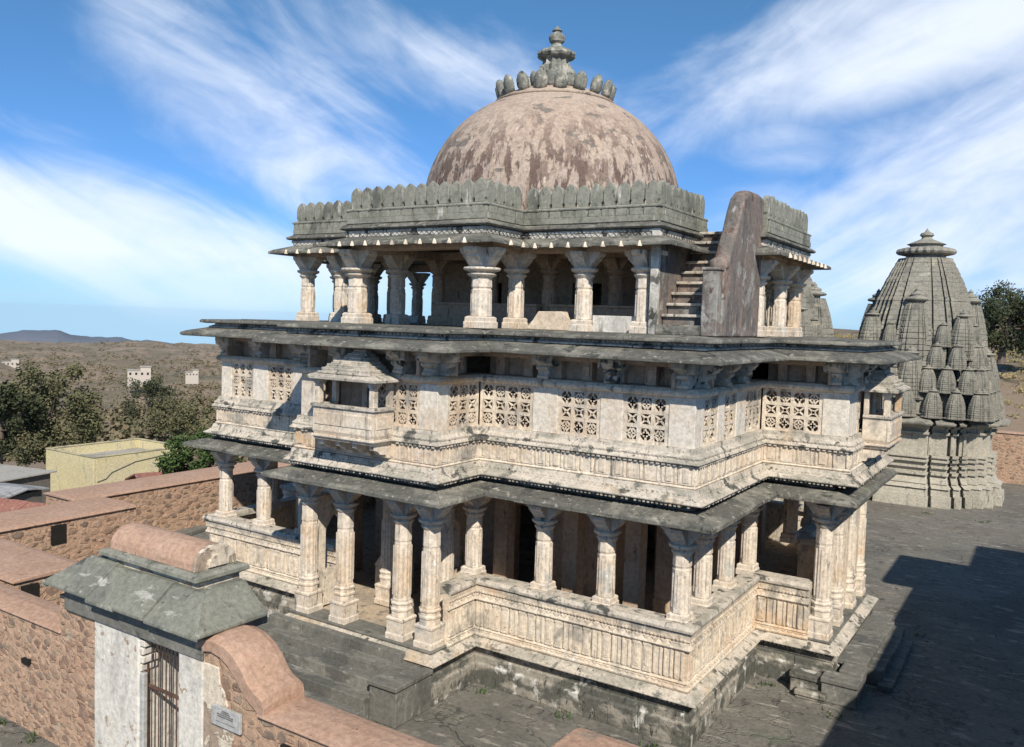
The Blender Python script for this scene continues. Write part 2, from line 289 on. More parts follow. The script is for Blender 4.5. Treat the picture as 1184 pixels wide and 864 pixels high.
# ------------------------------------------------------------------ mesh builder
class MB:
    def __init__(s): s.v = []; s.f = []; s.mi = 0; s.m = []
    def add(s, vs, fs):
        b = len(s.v); s.v += [tuple(p) for p in vs]; s.f += [tuple(i+b for i in f) for f in fs]; s.m += [s.mi]*len(fs); return s
    def box(s, x0, x1, y0, y1, z0, z1):
        if x0 > x1: x0, x1 = x1, x0
        if y0 > y1: y0, y1 = y1, y0
        return s.add([(x0,y0,z0),(x1,y0,z0),(x1,y1,z0),(x0,y1,z0),(x0,y0,z1),(x1,y0,z1),(x1,y1,z1),(x0,y1,z1)],
              [(0,3,2,1),(4,5,6,7),(0,1,5,4),(1,2,6,5),(2,3,7,6),(3,0,4,7)])
    def loft(s, rings, cap=True, closed=False):
        n = len(rings[0]); vs = [p for r in rings for p in r]; fs = []
        k = len(rings)
        for i in range(k if closed else k-1):
            a = i*n; b = ((i+1) % k)*n
            for j in range(n): fs.append((a+j, a+(j+1) % n, b+(j+1) % n, b+j))
        if cap and not closed: fs.append(tuple(range(n-1, -1, -1))); fs.append(tuple(range((k-1)*n, k*n)))
        return s.add(vs, fs)
    def lathe(s, cx, cy, prof, n=16, a0=0.0, sc=(1, 1)):     # prof: (radius, z) from bottom to top
        return s.loft([[(cx+max(r, .001)*math.cos(a0+2*math.pi*i/n)*sc[0], cy+max(r, .001)*math.sin(a0+2*math.pi*i/n)*sc[1], z) for i in range(n)] for r, z in prof])
    def ex(s, pts, axis, a, b):                             # polygon (u, z) pushed along an axis from a to b
        n = len(pts)
        if axis == 'y': r0 = [(u, a, z) for u, z in pts]; r1 = [(u, b, z) for u, z in pts]
        elif axis == 'x': r0 = [(a, u, z) for u, z in pts]; r1 = [(b, u, z) for u, z in pts]
        else: r0 = [(u, v, a) for u, v in pts]; r1 = [(u, v, b) for u, v in pts]
        return s.loft([r0, r1])
    def tube(s, p, q, r0, r1=None, n=6):
        r1 = r0 if r1 is None else r1; p = Vector(p); q = Vector(q); d = (q-p).normalized()
        u = d.orthogonal().normalized(); v = d.cross(u)
        return s.loft([[tuple(c+u*rr_*math.cos(2*math.pi*i/n)+v*rr_*math.sin(2*math.pi*i/n)) for i in range(n)] for c, rr_ in ((p, r0), (q, r1))])
    def sweep(s, path, prof, closed=True, piece=1.2, jit=.006, jz=.004):
        """closed profile (offset outward, z) run along a rectilinear path, cut into separate stones with tight joints"""
        n = len(path); E_ = n if closed else n-1
        nrm = []
        for i in range(E_):
            a, b = path[i], path[(i+1) % n]; d = Vector((b[0]-a[0], b[1]-a[1])).normalized(); nrm.append((d.y, -d.x))
        for i in range(E_):
            a, b = path[i], path[(i+1) % n]; ln = math.hypot(b[0]-a[0], b[1]-a[1]); me = nrm[i]
            pv = nrm[i-1] if (closed or i > 0) else None; nx = nrm[(i+1) % E_] if (closed or i < E_-1) else None
            k = max(1, round(ln/piece)); ts = [0]+[(j+random.uniform(-.2, .2))/k for j in range(1, k)]+[1]
            for j in range(k):
                o = random.uniform(-jit, jit); z_ = random.uniform(-jz, jz); rings = []
                for t, e in ((ts[j], 0), (ts[j+1], 1)):
                    px = a[0]+(b[0]-a[0])*t; py = a[1]+(b[1]-a[1])*t; mit = me
                    if t == 0 and pv: mit = (me[0]+pv[0], me[1]+pv[1]) if abs(me[0]*pv[0]+me[1]*pv[1]) < .5 else me
                    if t == 1 and nx: mit = (me[0]+nx[0], me[1]+nx[1]) if abs(me[0]*nx[0]+me[1]*nx[1]) < .5 else me
                    g = 0 if t in (0, 1) else (.003 if e == 0 else -.003)
                    dx, dy = (b[0]-a[0])/ln*g, (b[1]-a[1])/ln*g
                    rings.append([(px+dx+mit[0]*(f+o), py+dy+mit[1]*(f+o), z+z_) for f, z in prof])
                s.loft(rings)
        return s
    def teeth(s, path, closed, off, dep, z0, z1, pitch=.1, duty=.6, point=False):
        n = len(path)
        for i in range(n if closed else n-1):
            a, b = path[i], path[(i+1) % n]; ln = math.hypot(b[0]-a[0], b[1]-a[1]); d = ((b[0]-a[0])/ln, (b[1]-a[1])/ln); nn = (d[1], -d[0]); k = max(1, int(ln/pitch)); st = ln/k
            for j in range(k):
                if random.random() < .05: continue
                u0, u1 = (j+.5-duty/2)*st, (j+.5+duty/2)*st; o1 = off+dep*random.uniform(.8, 1.1)
                def P(u, o, z): return (a[0]+d[0]*u+nn[0]*o, a[1]+d[1]*u+nn[1]*o, z)
                if point: s.loft([[P(u0, off-.01, z1), P(u1, off-.01, z1), P((u0+u1)/2, off-.01, z0)], [P(u0, o1, z1), P(u1, o1, z1), P((u0+u1)/2, o1, z0)]])
                else: s.loft([[P(u0, off-.01, z), P(u1, off-.01, z), P(u1, o1, z), P(u0, o1, z)] for z in (z0, z1)])
        return s
    def stones(s, p0, p1, z0, z1, n, pr_=(.006, .028), sz=(.06, .20)):
        n = int(n*.8)
        """field stones standing out of a wall face that runs from p0 to p1 (outward to the right)"""
        ln = math.hypot(p1[0]-p0[0], p1[1]-p0[1]); d = ((p1[0]-p0[0])/ln, (p1[1]-p0[1])/ln); nn = (d[1], -d[0]); old = s.mi
        placed = []
        for _ in range(n*5):
            if len(placed) >= n: break
            hw = random.uniform(*sz)*1.15; hh = hw*random.uniform(.45, .75); u = random.uniform(hw, ln-hw); z = random.uniform(z0+hh, z1-hh)
            if any(abs(u-a) < (hw+b)*.92 and abs(z-c) < (hh+e)*.92 for a, b, c, e in placed): continue
            placed.append((u, hw, z, hh)); s.mi = random.choice((1, 1, 2, 3, 3, 3, 3)); t = random.uniform(-.35, .35); pr = random.uniform(*pr_); k = 7
            rd = [(random.uniform(.8, 1.1), 2*math.pi*(i+random.uniform(-.25, .25))/k) for i in range(k)]
            rings = []
            for f, o in ((1.0, -.01), (.93, pr*.6), (.70, pr), (.2, pr*1.08)):
                ring = []
                for r_, a in rd:
                    x = hw*f*r_*math.cos(a); y = hh*f*r_*math.sin(a); uu_ = u+x*math.cos(t)-y*math.sin(t)*.5; zz = z+y+x*math.sin(t)*.4
                    ring.append((p0[0]+d[0]*uu_+nn[0]*o, p0[1]+d[1]*uu_+nn[1]*o, zz))
                rings.append(ring)
            s.loft(rings)
        s.mi = old; return s
    def build(s, name, m, parent=None, smooth=False, bevel=0, origin=None):
        o3 = Vector(origin) if origin else (parent.matrix_basis.translation.copy() if parent else Vector((0, 0, 0)))
        base = wloc(parent) if parent else Vector((0, 0, 0))
        if not origin: o3 = base
        me = bpy.data.meshes.new(name); me.from_pydata([(x-o3.x, y-o3.y, z-o3.z) for x, y, z in s.v], [], s.f); me.update()
        if smooth:
            for p in me.polygons: p.use_smooth = True
        for q_ in (m if isinstance(m, (list, tuple)) else [m]): me.materials.append(q_)
        if isinstance(m, (list, tuple)):
            for p, i_ in zip(me.polygons, s.m): p.material_index = i_
        o = bpy.data.objects.new(name, me); S.collection.objects.link(o); o.location = o3-base
        if parent: o.parent = parent
        if bevel:
            bm = o.modifiers.new('bevel', 'BEVEL'); bm.width = bevel; bm.segments = 2; bm.limit_method = 'ANGLE'; bm.angle_limit = R(30); bm.use_clamp_overlap = True
        return o
def wloc(o):
    v = Vector((0, 0, 0))
    while o: v += o.location; o = o.parent
    return v
def thing(name, label, cat, loc=(0, 0, 0), group=None):
    o = bpy.data.objects.new(name, None); S.collection.objects.link(o); o.location = loc; o.empty_display_size = .3
    return tag(o, label, cat, group)
def tag(o, label=None, cat=None, group=None, kind=None):
    for k, v in (('label', label), ('category', cat), ('group', group), ('kind', kind)):
        if v: o[k] = v
    return o
def copy_tree(o, loc=None, parent=None, rz=None):
    c = o.copy(); S.collection.objects.link(c); c.parent = parent
    if loc is not None: c.location = loc
    if rz is not None: c.rotation_euler = (0, 0, rz)
    for ch in list(o.children):
        copy_tree(ch, ch.location.copy(), c)
    return c

# ------------------------------------------------------------------ the ground and the land beyond
def fbm(x, y, s):
    from mathutils import noise
    return noise.fractal(Vector((x*s, y*s, 3.3)), 1.0, 2.0, 5)
LEFT = [(0, 0), (34, -1.5), (45, -4.2), (85, -7), (130, -11), (200, -17), (350, -27), (600, -40), (1000, -54), (1800, -80), (3000, -115), (4300, -160), (6000, -260), (16000, -900)]
RIGHT = [(0, 0), (66, -.2), (72, 1.5), (95, 5.5), (130, 8), (200, 9), (400, 5), (1000, -20), (3000, -110), (6000, -260), (16000, -900)]
def prof(t, r):
    for (a, za), (b, zb) in zip(t, t[1:]):
        if r <= b: return za+(zb-za)*(r-a)/(b-a)
    return t[-1][1]
def land(x, y):
    r = math.hypot(x, y); a = math.degrees(math.atan2(-x, y))
    wl = min(1, max(0, (a-22)/18)) if a < 120 else 1
    wl = wl*wl*(3-2*wl)
    zl = prof(LEFT, r); zr = prof(RIGHT, r)
    inside = (x > -29.8 and x < 40 and y < 62 and y > -40)
    z = zl*wl+zr*(1-wl)
    amp = min(max(r-70, 0)*.012, 22)
    z += fbm(x, y, .004 if r > 900 else .012)*amp
    if r > 150: z += fbm(x+99, y, .03)*min((r-150)*.006, 4)
    if inside: z = -.06
    elif x > -36 and r < 80 and wl > .5: z = max(z, -3) if x > -31 else z
    return z
g = MB(); rs = [0, 6, 12, 18, 22, 26, 30, 34, 38, 43, 48, 54, 60, 63, 67, 72, 78, 85, 93, 102, 112, 124, 138, 152]
while rs[-1] < 16000: rs.append(rs[-1]*1.045)
NA = 420
for r in rs:
    for i in range(NA):
        a = 2*math.pi*i/NA if r < 1 else 0
        ang = R(-25)+R(120)*i/(NA-1)
        x, y = -r*math.sin(ang), r*math.cos(ang); g.v.append((x, y, land(x, y)))
for k in range(len(rs)-1):
    for i in range(NA-1):
        a = k*NA+i; g.f.append((a, a+NA, a+NA+1, a+1))
gr = g.build('terrain', M['land'], smooth=True); tag(gr, kind='structure')
# the land behind the viewer, coarser
g = MB(); rs2 = [0, 30, 60, 100, 200, 500, 1500, 5000, 16000]; n2_ = 49
for r in rs2:
    for i in range(n2_):
        ang = R(95)+R(240)*i/(n2_-1); g.v.append((-r*math.sin(ang), r*math.cos(ang), -.08 if r < 60 else -.08-r*.03))
for k in range(len(rs2)-1):
    for i in range(n2_-1):
        a = k*n2_+i; g.f.append((a, a+n2_, a+n2_+1, a+1))
tag(g.build('hillside', M['land']), kind='structure')
# distant ridges
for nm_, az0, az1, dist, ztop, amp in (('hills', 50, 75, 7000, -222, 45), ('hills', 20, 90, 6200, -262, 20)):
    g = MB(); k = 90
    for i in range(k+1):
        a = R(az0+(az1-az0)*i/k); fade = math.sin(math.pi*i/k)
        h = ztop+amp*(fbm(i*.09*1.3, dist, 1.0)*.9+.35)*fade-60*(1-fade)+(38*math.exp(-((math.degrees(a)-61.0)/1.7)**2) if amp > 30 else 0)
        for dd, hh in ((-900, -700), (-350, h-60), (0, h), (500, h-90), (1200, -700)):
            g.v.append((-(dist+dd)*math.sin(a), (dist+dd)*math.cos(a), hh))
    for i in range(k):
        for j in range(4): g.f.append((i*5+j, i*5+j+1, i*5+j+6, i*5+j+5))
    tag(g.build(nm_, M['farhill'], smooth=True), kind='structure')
# courtyard paving
g = MB().box(-29.5, 40, -30, 60, -.055, 0)
tag(g.build('courtyard_paving', M['paving']), kind='structure')

# ------------------------------------------------------------------ the temple
X0, X1, X2, X3 = -16.53, -11.87, -6.27, -4.38; XL, XLL = -22.13, -24.0
Y1, Y2, Y3 = 15.4, 17.1, 21.93; Y3b, Y2b, Y1b = 26.87, 31.7, 33.4
CX, CY = -14.35, 24.4
def cross(x0=X0, x1=X1, x2=X2, x3=X3, xl=XL, xll=XLL, y1=Y1, y2=Y2, y3=Y3, y3b=Y3b, y2b=Y2b, y1b=Y1b):
    return [(x0,y1),(x1,y1),(x1,y2),(x2,y2),(x2,y3),(x3,y3),(x3,y3b),(x2,y3b),(x2,y2b),(x1,y2b),(x1,y1b),(x0,y1b),(x0,y2b),(xl,y2b),(xl,y3b),(xll,y3b),(xll,y3),(xl,y3),(xl,y2),(x0,y2)]
LOW = cross(); UP = cross(x3=-4.12, xl=-21.85, xll=-23.7)
T = thing('stone_temple', 'two storey cream and grey stone temple with pillared verandas, lattice screens and a brown dome', 'temple', (CX, CY, 0))
# plinth
g = MB()
g.sweep(LOW, [(-.5, .0), (.20, 0), (.22, .50), (.17, .54), (.17, .70), (.13, .72), (-.5, .72)], piece=.9, jit=.015, jz=.006)
g.sweep(LOW, [(-.5, .722), (.10, .722), (.10, .86), (.06, .90), (.06, .95), (-.5, .95)], piece=1.1, jit=.01)
g.build('plinth', M['plinth'], T, bevel=.012)
g = MB(); g.sweep(LOW, [(-.6, .952), (.24, .952), (.31, .975), (.31, 1.0), (.05, 1.13), (-.6, 1.14)], piece=1.5, jit=.012)
g.teeth(LOW, True, .10, .12, .90, .951, .11, .55)
g.build('plinth_ledge', M['ledge'], T, bevel=.008)
g = MB()
g.box(XL+.4, X2-.4, Y2+.4, Y2b-.4, .9, 1.17).box(X0+.4, X1-.4, Y1+.1, Y2+.4, .9, 1.168).box(X2-.4, X3-.4, Y3+.4, Y3b-.4, .9, 1.166)
g.box(X0+.4, X1-.4, Y2b-.4, Y1b-.4, .9, 1.166).box(XLL+.4, XL+.4, Y3+.4, Y3b-.4, .9, 1.166)
g.build('veranda_floor', M['floor'], T)
MB().box(X0-.02, X1+.02, Y1-.05, Y1+.6, 1.15, 1.2).build('threshold', M['slate'], T, bevel=.01)
MB().box(X3-.6, X3+.05, Y3-.02, Y3b+.02, 1.15, 1.2).build('threshold', M['slate'], T, bevel=.01)
# balustrades
def balustrade(path, label=None):
    g = MB()
    g.sweep(path, [(-.12, 1.142), (.07, 1.142), (.09, 1.19), (.05, 1.24), (.05, 1.28), (-.12, 1.28)], False, piece=.55, jit=.006)
    g.sweep(path, [(-.12, 1.282), (.02, 1.282), (.05, 1.31), (.02, 1.34), (.0, 1.36), (.0, 2.03), (-.12, 2.03)], False, piece=1.6, jit=.002)
    g.sweep(path, [(-.14, 2.032), (.06, 2.032), (.09, 2.07), (.05, 2.16), (.04, 2.22), (.07, 2.25), (.07, 2.29), (.09, 2.42), (-.14, 2.42)], False, piece=1.7, jit=.004)
    g.teeth(path, False, .075, .022, 2.255, 2.30, .085, .6); g.teeth(path, False, .045, .03, 2.08, 2.20, .20, .8, True); g.teeth(path, False, .045, .02, 1.215, 1.275, .16, .8, True)
    b = g.build('balustrade', M['lime'], T, bevel=.006)
    if label: b['label'] = label
    g = MB(); g.sweep(path, [(-.34, 2.424), (.08, 2.424), (.15, 2.46), (.16, 2.52), (.12, 2.60), (-.34, 2.61)], False, piece=1.3, jit=.008, jz=.006)
    g.build('rail', M['ledge'], b, bevel=.008)
    # carved pilaster strips and panels standing off the face
    g = MB()
    for a, c in zip(path, path[1:]):
        ln = math.hypot(c[0]-a[0], c[1]-a[1]); d = ((c[0]-a[0])/ln, (c[1]-a[1])/ln); nn = (d[1], -d[0]); k = max(1, round((ln-.1)/.245)); st = (ln-.1)/k
        for j in range(k):
            u0 = .05+j*st; kind = j % 3
            def bx(ua, ub, off, z0, z1):
                p = [(a[0]+d[0]*u+nn[0]*o, a[1]+d[1]*u+nn[1]*o) for u, o in ((ua, -.01), (ub, -.01), (ub, off), (ua, off))]
                if True: g.ex(p[::-1], 'z', z0, z1)
            e = random.uniform(-.004, .004); r_ = random.random()
            if r_ > .04: bx(u0+.012, u0+st-.012, .022+e, 1.365, 2.025)
            if kind != 1 and r_ > .1:
                bx(u0+.05, u0+st-.05, .042+e, 1.44, 1.95); bx(u0+.085, u0+st-.085, .056+e, 1.5, 1.88)
                bx(u0+.03, u0+st-.03, .05+e, 1.955, 2.015); bx(u0+.03, u0+st-.03, .05+e, 1.375, 1.43)
            else:
                bx(u0+.03, u0+.075, .05+e, 1.40, 2.0); bx(u0+st-.075, u0+st-.03, .05+e, 1.40, 2.0)
    g.build('carved_panels', M['lime'], b, bevel=.006)
    return b
balustrade([(X1, Y1+.55), (X1, Y2), (X2, Y2), (X2, Y3), (X3-.5, Y3)])
balustrade([(X3-.5, Y3b), (X2, Y3b), (X2, Y2b), (X1, Y2b), (X1, Y1b-.5)])
balustrade([(X0, Y1b-.5), (X0, Y2b), (XL, Y2b), (XL, Y3b), (XLL, Y3b), (XLL, Y3), (XL, Y3), (XL, Y2), (X0-.05, Y2)])

# columns
def octo(r): return r/math.cos(math.pi/8)
def bracket(g, cx, cy, z0, z1, half, base, wd):
    h = z1-z0
    for ax in 'xy':
        c, o = (cx, cy) if ax == 'y' else (cy, cx)
        pts = [(c-base, z0), (c+base, z0), (c+base+.02, z0+h*.12), (c+half*.72, z0+h*.45), (c+half*.80, z0+h*.52), (c+half*.80, z0+h*.62), (c+half, z0+h*.80), (c+half, z1),
               (c-half, z1), (c-half, z0+h*.80), (c-half*.80, z0+h*.62), (c-half*.80, z0+h*.52), (c-half*.72, z0+h*.45), (c-base-.02, z0+h*.12)]
        w_ = wd if ax == 'y' else wd*.98
        zz = 0 if ax == 'y' else -.002
        g.ex([(u, z+zz) for u, z in pts], ax, o-w_, o+w_)
def make_column(name, x, y, zb, zt, r, long=False, cap=.48, mshaft=None, pedestal=None):
    """carved column: pedestal, octagonal shaft with bands, ring capital, bracket; parts of one column object"""
    mshaft = mshaft or M['column']; a8 = math.pi/8
    zc = zt-.62*cap/.48
    g = MB()
    if long:
        pz = zb+.95
        g.lathe(x, y, [(octo(r*1.02), pz), (octo(r*1.02), pz+.05), (octo(r*.98), pz+.06), (octo(r*.94), zc-.48), (octo(r*.90), zc-.47), (octo(r*.90), zc-.42), (octo(r*.95), zc-.41), (octo(r*.92), zc)], 8, a8)
        for k in range(8):
            a = k*math.pi/4; rr_ = r*.95
            g.box(x+rr_*math.cos(a)-.022, x+rr_*math.cos(a)+.022, y+rr_*math.sin(a)-.022, y+rr_*math.sin(a)+.022, pz+.12, zc-.55)
    else:
        g.lathe(x, y, [(octo(r*1.0), zb+.3), (octo(r*.96), zc-.32), (octo(r*.88), zc-.31), (octo(r*.88), zc-.27), (octo(r*.96), zc-.25), (octo(r*.92), zc)], 8, a8)
        for k in range(8):
            a = k*math.pi/4; rr_ = r*.95
            g.box(x+rr_*math.cos(a)-.019, x+rr_*math.cos(a)+.019, y+rr_*math.sin(a)-.019, y+rr_*math.sin(a)+.019, zb+.42, zc-.42)
    o = g.build(name, mshaft, T, bevel=.01, origin=(x, y, zb))
    g = MB()
    if long:
        q = r*1.2*math.sqrt(2); a4 = math.pi/4
        g.lathe(x, y, [(q*1.06, zb), (q*1.06, zb+.14), (q*.98, zb+.16), (q*.98, zb+.46), (q*1.05, zb+.48), (q*1.05, zb+.53), (q*.92, zb+.56)], 4, a4)
        g.lathe(x, y, [(octo(r*1.12), zb+.56), (octo(r*1.12), zb+.70), (octo(r*1.22), zb+.72), (octo(r*1.22), zb+.77), (octo(r*1.1), zb+.79), (octo(r*1.1), zb+.86), (octo(r*1.2), zb+.88), (octo(r*1.2), zb+.92), (octo(r*1.02), zb+.95)], 8, a8)
    else:
        q = r*1.15*math.sqrt(2)
        g.lathe(x, y, [(q*1.05, zb), (q*1.05, zb+.16), (q*.97, zb+.17), (q*.97, zb+.27), (q*.8, zb+.30)], 4, math.pi/4)
    g.build('base', mshaft, o, bevel=.01)
    g = MB()
    k = cap/.48
    g.lathe(x, y, [(r*.95, zc-.02), (r*1.12*k, zc+.03), (r*1.22*k, zc+.06), (r*1.22*k, zc+.08), (r*1.0*k, zc+.10), (r*1.05*k, zc+.12), (r*1.5*k, zc+.17), (r*1.55*k, zc+.20), (r*1.52*k, zc+.235), (r*1.1*k, zc+.24)], 20)
    bracket(g, x, y, zc+.232, zt, cap, r*1.0, r*.78)
    g.build('capital', mshaft, o, bevel=.008)
    return o
EAVZ = 4.66
def many(first, locs):
    for (x, y, z) in locs: copy_tree(first, Vector((x, y, z))-T.location, T)
seat = 2.45
c1 = make_column('column', -12.17, 17.42, seat, EAVZ, .205, mshaft=M['column'])
c1.location = Vector((-12.17, 17.42, seat))-T.location
YF = 17.42
many(c1, [(-10.1, YF, seat), (-8.43, YF, seat), (-6.6, YF, seat), (-6.6, 18.75, seat), (-6.6, 20.4, seat), (-6.6, 22.25, seat),
          (-21.75, YF, seat), (-20.0, YF, seat), (-18.2, YF, seat), (-21.8, 19.3, seat), (-21.8, 22.2, seat), (-21.8, 26.5, seat), (-21.8, 31.3, seat), (-18.5, 31.35, seat),
          (-16.2, 31.35, seat), (-12.2, 31.35, seat), (-9.4, 31.35, seat), (-6.6, 31.35, seat), (-6.6, 29, seat), (-6.6, 26.5, seat)])
c2 = make_column('column', X1-.30, Y1+.28, 1.2, EAVZ, .215, long=True)
many(c2, [(X0+.30, Y1+.28, 1.2), (-14.95, Y1+.28, 1.2), (-13.05, Y1+.28, 1.2), (X3-.28, Y3+.28, 1.2), (X3-.28, 23.5, 1.2), (X3-.28, 25.2, 1.2), (X3-.28, Y3b-.28, 1.2),
          (-14.95, 17.4, 1.2), (-13.05, 17.4, 1.2)])
# plain inner pillars
def pillar(x, y, zb, zt, h=.21, m_=None):
    g = MB().box(x-h, x+h, y-h, y+h, zb, zt-.5).box(x-h*1.15, x+h*1.15, y-h*1.15, y+h*1.15, zt-.5, zt-.42)
    g.box(x-h*1.1, x+h*1.1, y-h*1.1, y+h*1.1, zb, zb+.5)
    bracket(g, x, y, zt-.42, zt, .42, h, h*.8)
    return g.build('inner_pillar', m_ or M['brown'], T, bevel=.012, origin=(x, y, zb))
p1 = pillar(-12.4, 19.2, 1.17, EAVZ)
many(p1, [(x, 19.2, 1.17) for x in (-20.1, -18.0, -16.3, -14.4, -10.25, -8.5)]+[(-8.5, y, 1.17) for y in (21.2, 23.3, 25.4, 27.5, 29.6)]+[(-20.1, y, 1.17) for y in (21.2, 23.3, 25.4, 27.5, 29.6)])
# side slabs with arched openings at the porch
def arch_slab(x, y0, y1, zb, zt, name='arched_screen'):
    yc = (y0+y1)/2; hw = (y1-y0)*.28; g = MB(); t = .09
    g.box(x-t, x+t, y0, yc-hw, zb, zt).box(x-t, x+t, yc+hw, y1, zb, zt).box(x-t, x+t, yc-hw, yc+hw, zb, zb+.95)
    ar = [(yc-hw+2*hw*i/12, zb+2.05+hw*1.05*math.sin(math.pi*i/12)) for i in range(13)]
    g.ex(ar[::-1]+[(yc-hw, zt), (yc+hw, zt)], 'x', x-t, x+t)
    return g.build(name, M['lime'], T, bevel=.01)
arch_slab(X0+.30, Y1+.5, Y2+.1, 1.2, 4.2)
arch_slab(-13.6, 17.65, 18.95, 1.2, 4.2)
arch_slab(X3-.3, Y3b-2.2, Y3b-.5, 1.2, 4.2)
# core building inside the verandas
g = MB()
def wall_doors(g, axis, c, t, a, b, z0, z1, doors, dz):
    cur = a
    for d0, d1 in doors:
        if axis == 'x': g.box(cur, d0, c, c+t, z0, z1); g.box(d0, d1, c, c+t, dz, z1)
        else: g.box(c, c+t, cur, d0, z0, z1); g.box(c, c+t, d0, d1, dz, z1)
        cur = d1
    if axis == 'x': g.box(cur, b, c, c+t, z0, z1)
    else: g.box(c, c+t, cur, b, z0, z1)
wall_doors(g, 'x', 20.9, .4, -18.6, -10.0, 1.16, 4.7, [(-16.6, -15.4), (-13.2, -11.9)], 3.6)
wall_doors(g, 'y', -10.4, .398, 21.3, 27.6, 1.16, 4.7, [(23.4, 24.9)], 3.6)
wall_doors(g, 'y', -18.6, .398, 21.3, 27.6, 1.16, 4.7, [(23.4, 24.9)], 3.6)
wall_doors(g, 'x', 27.6, .4, -18.6, -10.0, 1.16, 4.7, [(-15, -13.6)], 3.6)
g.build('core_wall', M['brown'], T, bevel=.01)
# pale gabled blocks built in the shape of light patches inside the porch
g = MB(); g.box(-13.45, -12.6, 18.1, 18.9, 1.17, 1.9).ex([(-13.5, 1.9), (-12.55, 1.9), (-13.0, 2.35)], 'y', 18.1, 18.9)
g.build('light_patch_block', M['lime'], T, bevel=.02); g = MB()
g.box(-15.9, -15.2, 17.9, 18.8, 1.17, 1.95).ex([(-15.95, 1.95), (-15.15, 1.95), (-15.55, 2.5)], 'y', 17.9, 18.8)
g.build('light_patch_block', M['lime'], T, bevel=.02)
# beams, floor slab of the upper storey
g = MB()
g.sweep(LOW, [(-.62, 4.662), (-.10, 4.662), (-.10, 4.80), (-.06, 4.82), (-.06, 5.02), (-.62, 5.02)], piece=1.9, jit=.004)
for x in (-20.1, -18.0, -16.3, -14.4, -12.4, -10.25, -8.5): g.box(x-.2, x+.2, 17.7, 31.2, 4.664, 4.95)
for y in (19.2, 21.2, 23.3, 25.4, 27.5, 29.6): g.box(-21.6, -6.8, y-.2, y+.2, 4.668, 4.948)
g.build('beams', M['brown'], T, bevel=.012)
g = MB()
for k, (a, b, c, d) in enumerate(((XL+.3, X2-.3, Y2+.3, Y2b-.3), (X0+.3, X1-.3, Y1+.3, Y2+.3), (X2-.3, X3-.3, Y3+.3, Y3b-.3), (X0+.3, X1-.3, Y2b-.3, Y1b-.3), (XLL+.3, XL+.3, Y3+.3, Y3b-.3))):
    g.box(a, b, c, d, 4.952+k*.002, 5.5-k*.002)
g.build('upper_floor', M['brown'], T)
# lower eave: sloping stone slabs
g = MB(); g.sweep(LOW, [(-.4, 4.96), (.0, 4.93), (.56, 4.775), (.60, 4.78), (.60, 4.87), (.53, 4.92), (.10, 5.03), (-.4, 5.05)], piece=1.35, jit=.02, jz=.012)
g.build('lower_eave', M['slab'], T, bevel=.015)
g = MB(); g.sweep(LOW, [(-.4, 5.052), (-.06, 5.052), (-.08, 5.14), (-.10, 5.22), (-.4, 5.22)], piece=1.5, jit=.01)
g.build('eave_course', M['slab'], T, bevel=.01)
# string course above it
g = MB(); g.sweep(UP, [(-.4, 5.222), (.20, 5.215), (.27, 5.235), (.275, 5.265), (.14, 5.35), (.14, 5.375), (.10, 5.385), (.08, 5.45), (.055, 5.53), (-.3, 5.53)], piece=1.6, jit=.008)
g.teeth(UP, True, .10, .13, 5.165, 5.218, .10, .55); g.teeth(UP, True, .085, .022, 5.395, 5.44, .12, .6)
g.build('string_course', M['ledge'], T, bevel=.008)
g = MB(); g.sweep(UP, [(-.3, 5.532), (.015, 5.532), (.035, 5.56), (-.005, 5.60), (-.005, 6.04), (-.3, 6.04)], piece=1.5, jit=.002)
for a, c in zip(UP, UP[1:]+UP[:1]):
    ln = math.hypot(c[0]-a[0], c[1]-a[1]); d = ((c[0]-a[0])/ln, (c[1]-a[1])/ln); nn = (d[1], -d[0]); k = max(1, round(ln/.40)); st = ln/k
    for j in range(k):
        for ua, ub, off, z0, z1 in ((j*st+.010, (j+1)*st-.010, .016, 5.61, 6.03), (j*st+.13, (j+1)*st-.13, .034, 5.66, 5.97), (j*st+.04, j*st+.075, .03, 5.64, 6.0), ((j+1)*st-.075, (j+1)*st-.04, .03, 5.64, 6.0)):
            if random.random() < .93:
                off += random.uniform(-.004, .006)
                p = [(a[0]+d[0]*u+nn[0]*o, a[1]+d[1]*u+nn[1]*o) for u, o in ((ua, -.05), (ub, -.05), (ub, off), (ua, off))]; g.ex(p[::-1], 'z', z0, z1)
g.build('frieze', M['lime'], T, bevel=.006)
g = MB(); g.sweep(UP, [(-.3, 6.042), (.07, 6.042), (.11, 6.07), (.09, 6.11), (.04, 6.16), (.06, 6.20), (-.02, 6.28), (-.04, 6.38), (-.3, 6.38)], piece=1.5, jit=.005)
g.teeth(UP, True, .02, .06, 6.0, 6.041, .13, .6); g.teeth(UP, True, .045, .022, 6.165, 6.205, .09, .6)
g.build('sill_course', M['ledge'], T, bevel=.006)
